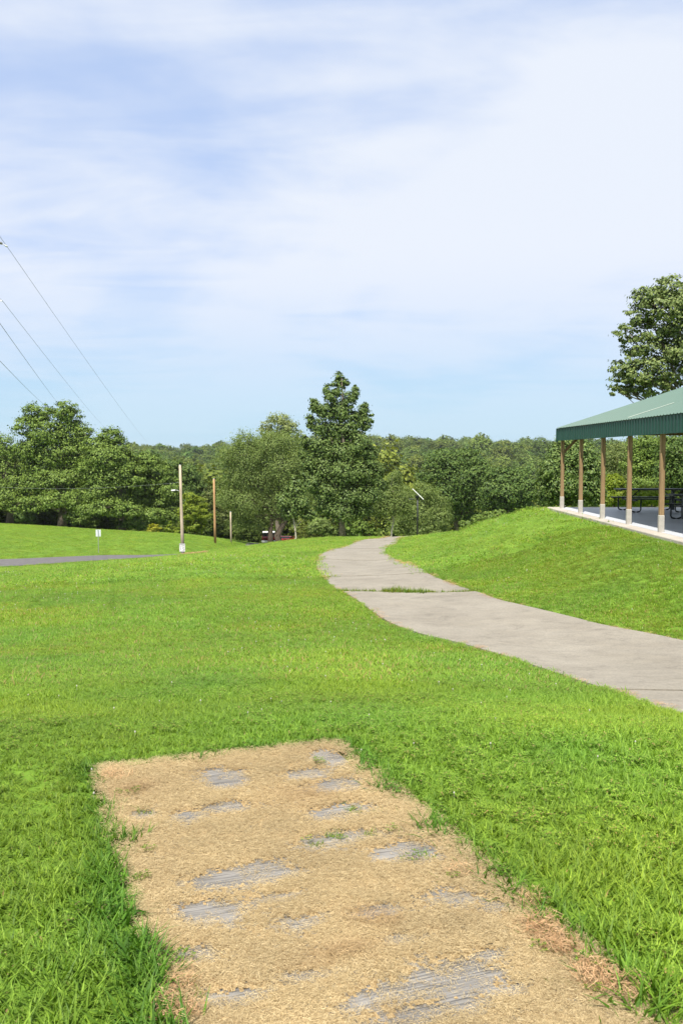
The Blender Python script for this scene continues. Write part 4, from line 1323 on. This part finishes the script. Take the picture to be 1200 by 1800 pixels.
# trees behind the pavilion, seen between its posts
for i, (px, d, lobs, lf, lab, nm) in enumerate([
    (1085, 92, [(1085, 800, 30, 26), (1065, 830, 24, 24), (1105, 835, 28, 26), (1085, 870, 34, 20)], 'olive', 'olive green tree seen between the third and fourth pavilion posts', 'broadleaf_tree'),
    (1135, 72, [(1135, 785, 34, 26), (1120, 815, 28, 22), (1150, 825, 30, 24), (1130, 855, 36, 20)], 'oak', 'feathery green tree seen beside the fourth pavilion post', 'broadleaf_tree'),
    (1195, 66, [(1190, 790, 36, 28), (1180, 830, 30, 26), (1210, 830, 34, 30), (1190, 865, 38, 20)], 'dark', 'dark tree behind the pavilion at the right edge', 'broadleaf_tree'),
    (1080, 60, [(1078, 850, 16, 16), (1090, 872, 22, 14), (1065, 876, 16, 12)], 'lime', 'small yellow-green tree beyond the farther picnic table', 'young_tree'),
    (1150, 58, [(1140, 868, 24, 14), (1165, 875, 22, 12), (1120, 878, 18, 10)], 'lime', 'bright bush behind the picnic tables', 'low_bush')]):
    B = ground_at(px, d)
    tree(nm, lab, B, from_px(B, d, lobs, 1.0, 20 + i), lf, 8000, .24, 'dark', .2, 20 + i, base_h=1.2, clump=.3, per=26, droop=.15, category='bush' if nm == 'low_bush' else 'tree')

# the group of big trees beyond the far lawn on the left
BL = [('broadleaf_tree', 'green tree at the left edge with a short reddish trunk', 16, 137, [(5, 785, 34, 22), (-30, 800, 40, 28), (40, 795, 24, 20), (20, 820, 38, 24), (-20, 850, 40, 26), (30, 850, 34, 22), (5, 875, 40, 18), (55, 868, 22, 18), (35, 888, 26, 12, -4), (-15, 890, 30, 12, -3)], 'oak', 12000, .42, .5),
      ('broadleaf_tree', 'tallest round-topped tree of the left group, above the sign', 108, 135, [(62, 728, 24, 20), (45, 752, 20, 18), (82, 725, 14, 16), (112, 722, 24, 18), (128, 735, 16, 20), (85, 760, 34, 22), (122, 765, 32, 24), (60, 785, 28, 20), (150, 762, 14, 16), (105, 795, 42, 24),
        (75, 815, 34, 22), (140, 800, 26, 24), (100, 845, 40, 22), (65, 850, 26, 20), (130, 840, 32, 22), (95, 878, 34, 16, -5), (60, 885, 26, 14, -3), (135, 880, 30, 16, -4)], 'oak', 26000, .42, .6),
      ('broadleaf_tree', 'wide tree right of the tallest tree with a stepped crown', 214, 131, [(195, 768, 20, 16), (170, 785, 22, 18), (205, 785, 22, 18), (185, 805, 34, 22), (215, 812, 26, 22), (160, 820, 24, 20), (195, 840, 40, 24), (235, 838, 24, 22), (170, 862, 34, 20), (215, 868, 36, 20), (245, 870, 22, 18), (190, 892, 34, 14, -4), (160, 895, 24, 13, -3), (225, 897, 26, 14, -4)], 'oak', 22000, .42, .45),
      ('broadleaf_tree', 'rounded darker tree between the stepped tree and the pale pole', 268, 133, [(262, 812, 22, 18), (245, 830, 22, 20), (280, 832, 24, 20), (265, 855, 34, 24), (295, 860, 22, 22), (250, 885, 28, 18), (285, 888, 30, 18), (305, 895, 14, 16), (265, 905, 30, 12, -4), (295, 910, 20, 12, -3)], 'oak', 15000, .42, .4),
      ('broadleaf_tree', 'deep green tree right behind the pale pole', 322, 150, [(305, 825, 22, 18), (330, 835, 24, 20), (315, 860, 28, 22), (345, 862, 20, 20), (320, 890, 32, 20)], 'dark', 9000, .44, .35),
      ('young_tree', 'yellow-green young tree right of the pale pole', 342, 128, [(335, 875, 14, 10), (348, 885, 16, 12), (335, 900, 20, 14), (358, 905, 14, 12), (345, 925, 20, 10), (325, 922, 10, 10)], 'lime', 6000, .34, .12),
      ('broadleaf_tree', 'grey-green tree between the two wooden poles', 372, 150, [(372, 868, 20, 16), (358, 885, 16, 14), (388, 885, 20, 18), (372, 908, 26, 16), (398, 910, 18, 16), (380, 930, 26, 10)], 'olive', 8000, .40, .25),
      ('yellow_bush', 'small yellow bush at the lawn edge left of the pale pole', 273, 121, [(270, 927, 8, 7), (279, 932, 7, 6), (265, 934, 6, 5)], 'yellow', 900, .30, .05),
      ('yellow_bush', 'small lime bush close to the foot of the pale pole', 303, 121, [(300, 930, 8, 6), (311, 933, 7, 6), (297, 920, 5, 5)], 'lime', 900, .30, .05),
      ('round_bush', 'dark bush under the left group beside the reddish trunk', 45, 133, [(40, 908, 14, 9), (55, 912, 12, 8)], 'dark', 1800, .36, .06),
      ('round_bush', 'dark bush at the foot of the tallest tree', 140, 131, [(132, 910, 16, 12), (150, 914, 16, 11), (165, 918, 10, 9)], 'oak', 2600, .36, .06),
      ('round_bush', 'dark green bush under the rounded tree by the lawn edge', 245, 128, [(235, 918, 16, 10), (252, 922, 14, 9), (218, 920, 10, 8)], 'dark', 2200, .36, .06),
      ('round_bush', 'grey-green shrub in the gap right of the young maple', 565, 112, [(562, 925, 18, 14), (578, 932, 14, 10), (548, 930, 10, 9)], 'willow', 2600, .30, .06),
      ('round_bush', 'green shrub between the maple trunk and the white trunk', 640, 104, [(632, 926, 14, 10), (648, 930, 12, 9), (660, 934, 9, 6)], 'oak', 1800, .30, .06)]
for i, (nm, lab, px, d, lobs, lf, n_, sz, r_) in enumerate(BL):
    B = ground_at(px, d)
    tree(nm, lab, B, from_px(B, d, lobs, 1.0, 50 + i), lf, n_, sz, 'grey' if i < 3 else 'dark', r_, 50 + i, base_h=2.4 if 'tree' in nm else .5, clump=.34, per=46, shell=(.5, 1.02), up=.5, flat=.5, category='bush' if 'bush' in nm else 'tree')

# ------------------------------------------------------------------ wooded valley and far ridge
def wood_proto(seed, n=900):
    g = np.random.default_rng(seed)
    lobes = [(0, 0, 8.2, 3.9, 3.9, 3.6), (0, 0, 4.5, 3.4, 3.4, 3.0)]
    for k in range(9):
        a = g.uniform(0, 6.28); r = g.uniform(1.4, 3.4); z = g.uniform(6.0, 11.0)
        q = g.uniform(1.3, 2.3)
        lobes.append((r * math.cos(a), r * math.sin(a), z, q, q, q * .8))
    pos, nrm = crown_points(lobes, n, g, clump=.30, per=22, shell=(.7, 1.03), up=.45)
    v, f = leaf_cloud(pos, nrm, .62 * g.uniform(.6, 1.3, len(pos)), g, .75)
    return new_mesh('wood_crown', v, f)
M['wood'] = leaf_mat('valley_leaf', (.078, .126, .024), (.185, .248, .050), .22, inst=True, spec=.1)
wood_col = proto_collection('wood_crown', [wood_proto(300 + k, 2800) for k in range(6)], M['wood'])
def wood_points(n, y0, y1, k, m):
    p = fan(n, y0, y1, k, m)
    return p
pw = np.vstack([wood_points(460, 172, 300, .5, 50), wood_points(1700, 290, 620, .5, 60), wood_points(3000, 600, 1180, .5, 60)])
# keep the sight line to the near lawn edge clear of crowns that would float above it
x, y = pw[:, 0], pw[:, 1]
z = sheet_z(x, y)
n = len(x)
s_ = np.clip(g1.normal(1.1, .24, n), .6, 1.75) * np.where(y > 450, 1.22, 1.0)
kind = fbm(x, y, .012, 400, 3)
sp = g1.uniform(size=n)
br = .62 + .62 * sp
yel = np.clip(g1.normal(0, .5, n) + (kind - .5) * 2, -1, 1)
tint = np.stack([br * (1 + .28 * yel), br * (1 + .08 * yel), br * (1 - .05 * yel)], -1)
rot = np.stack([np.zeros(n), np.zeros(n), g1.uniform(0, 6.28, n)], -1)
scl = np.stack([s_ * g1.uniform(.9, 1.3, n), s_ * g1.uniform(.9, 1.3, n), s_ * g1.uniform(.85, 1.2, n)], -1)
scatter('woodland', np.stack([x, y, z], -1), rot, scl, tint, g1.integers(0, 6, n), wood_col, 'dense green woodland filling the valley and the far ridge', 'woodland')

# ------------------------------------------------------------------ parked vehicles below the crest
M['maroon'] = simple('maroon_paint', (.10, .008, .012), .25, var=.1, spec=.6)
M['carred'] = simple('red_paint', (.62, .018, .014), .25, var=.06, spec=.6)
M['glass'] = simple('dark_glass', (.012, .014, .016), .08, var=.1, spec=.7)
M['rubber'] = simple('tyre_rubber', (.018, .018, .018), .85, var=.2)
M['taillight'] = simple('tail_lamp', (.42, .012, .010), .2, var=.05, spec=.6)
def vehicle(name, label, loc, rz, L_, W, prof, glass_prof, paint, roof, wheel_r, bumper_mat, hz, rear_glass):
    t = empty(name, loc, label, 'car', None, rz)
    MB().extrude(prof, 'x', -W / 2, W / 2).build('body', paint, t)
    cab = MB().extrude(glass_prof, 'x', -W / 2 + .10, W / 2 - .10).build('windows', M['glass'], t)
    zt = max(p[1] for p in glass_prof); ya = [p[0] for p in glass_prof if p[1] == zt]
    MB().box(-W / 2 + .07, W / 2 - .07, min(ya) - .06, max(ya) + .06, zt - .02, zt + .05, .02).build('roof', roof, t)
    MB().box(-W / 2 - .02, W / 2 + .02, -.14, .02, .34, .62, .03).build('bumper', bumper_mat, t)
    MB().box(-W / 2 + .02, W / 2 - .02, L_ - .05, L_ + .10, .34, .60, .03).build('bumper', bumper_mat, t)
    MB().box(-.26, .26, -.155, -.142, .42, .55).build('licence_plate', M['white'], t)
    for q in (-1, 1):
        MB().box(q * (W / 2 - .13) - .10, q * (W / 2 - .13) + .10, -.03, .06, hz, hz + .26, .02).build('tail_lamp', M['taillight'], t)
        MB().box(q * (W / 2 + .06) - .06, q * (W / 2 + .06) + .06, L_ * .58, L_ * .58 + .10, 1.0, 1.16, .02).build('mirror', paint, t)
        for yy_ in (L_ * .19, L_ * .81):
            wh = empty_part('wheel', t, (q * (W / 2 - .10), yy_, wheel_r))
            MB().tube([(-.11, 0, 0), (.11, 0, 0)], wheel_r, 20).build('tyre', M['rubber'], wh)
            MB().tube([(-.118, 0, 0), (.118, 0, 0)], wheel_r * .62, 16).build('rim', M['galv'], wh)
    return t
def empty_part(name, parent, loc):
    o = bpy.data.objects.new(name, None); C.objects.link(o)
    o.parent = parent; o.location = loc
    return o
vb = ground_at(471.5, 138)
vehicle('parked_suv', 'maroon parked car with white roof and bumper, behind the dark willow trunk', vb, R(3), 4.7, 1.95,
        [(0, .35), (0, 1.08), (.08, 1.16), (3.3, 1.14), (4.5, 1.02), (4.72, .85), (4.7, .35)], [(.12, 1.15), (.28, 1.74), (2.6, 1.74), (3.4, 1.13)], M['maroon'], M['white'], .36, M['white'], .80, None)
vb = ground_at(496, 133.5)
vehicle('parked_car', 'low red car parked behind the thick willow trunk', vb, R(-13), 4.2, 1.80,
        [(0, .30), (-.02, .80), (.10, .92), (1.0, .96), (2.9, .90), (4.05, .74), (4.2, .55), (4.18, .28)], [(.95, .94), (1.35, 1.14), (2.1, 1.14), (2.7, .90)], M['carred'], M['carred'], .32, M['carred'], .62, None)
# bare earth by the road end

# dry grass along the edges of the footpath and a worn spot by the road end
pts, sc_ = [], []
for e_, sg in ((EL, -1), (ER, 1)):
    for q in range(520):
        k = random.randint(30, NST - 90)
        a = e_[k]; o_ = cl_mid[k]
        d_ = (a - o_) / np.linalg.norm(a - o_)
        if vnoise(np.array([a[0]]), np.array([a[1]]), .9, 17)[0] < .42: continue
        p = a + d_ * random.uniform(-.09, .05)
        pts.append((p[0], p[1], gz(p[0], p[1]) + .004)); sc_.append(random.uniform(.6, 1.3) * (1 + p[1] / 40))
c = ground_at(341, 76.5)
for q in range(170):
    a = random.uniform(0, 6.28); r2 = math.sqrt(random.random())
    x_, y_ = c[0] + 1.1 * r2 * math.cos(a), c[1] + 1.0 * r2 * math.sin(a)
    pts.append((x_, y_, float(sheet_z(x_, y_)) + .07)); sc_.append(3.2)
pts = np.array(pts); n = len(pts); sc_ = np.array(sc_)
scatter('dry_edge_grass', pts, np.stack([np.zeros(n), np.zeros(n), g1.uniform(0, 6.28, n)], -1), np.stack([sc_, sc_, sc_ * .8], -1), np.stack([g1.uniform(.75, 1.1, n)] * 3, -1), g1.integers(0, 2, n), dead_col, 'dry tan grass along the footpath edges and the worn spot', 'dead grass')
# undergrowth at the left wood edge, shade under the crowns painted into its tint
n = 420
px_ = g1.uniform(-120, 470, n); d_ = g1.uniform(141, 172, n)
x = (px_ - 600) / FPX * d_; y = d_
s_ = g1.uniform(.22, .5, n)
scatter('undergrowth', np.stack([x, y, sheet_z(x, y) - .4], -1), np.stack([np.zeros(n), np.zeros(n), g1.uniform(0, 6.28, n)], -1), np.stack([s_, s_, s_ * .8], -1), np.stack([g1.uniform(.5, .9, n)] * 3, -1), g1.integers(0, 6, n), wood_col, 'dense undergrowth between the trunks at the far lawn edge', 'undergrowth')

# ------------------------------------------------------------------ summer haze
HAZE = .00007
if HAZE > 0:
    m = bpy.data.materials.new('haze'); m.use_nodes = True
    nt = m.node_tree; nt.nodes.clear()
    o_ = nt.nodes.new('ShaderNodeOutputMaterial'); v_ = nt.nodes.new('ShaderNodeVolumePrincipled')
    v_.inputs['Color'].default_value = (.88, .93, 1.0, 1)
    v_.inputs['Density'].default_value = HAZE
    v_.inputs['Anisotropy'].default_value = .2
    nt.links.new(v_.outputs[0], o_.inputs['Volume'])
    hz_ = MB().box(-2500, 2500, -700, 2700, float(GZ.min()) - 1.0, float(max(GZ.max() + 24, 30))).build('haze', m)
    tag(hz_, 'thin summer haze over the valley', 'haze', kind='stuff')
if 0: print('SHEET', sheet_z(-8.4, 134), sheet_z(-10.7, 138), GZ.min(), GZ.max())
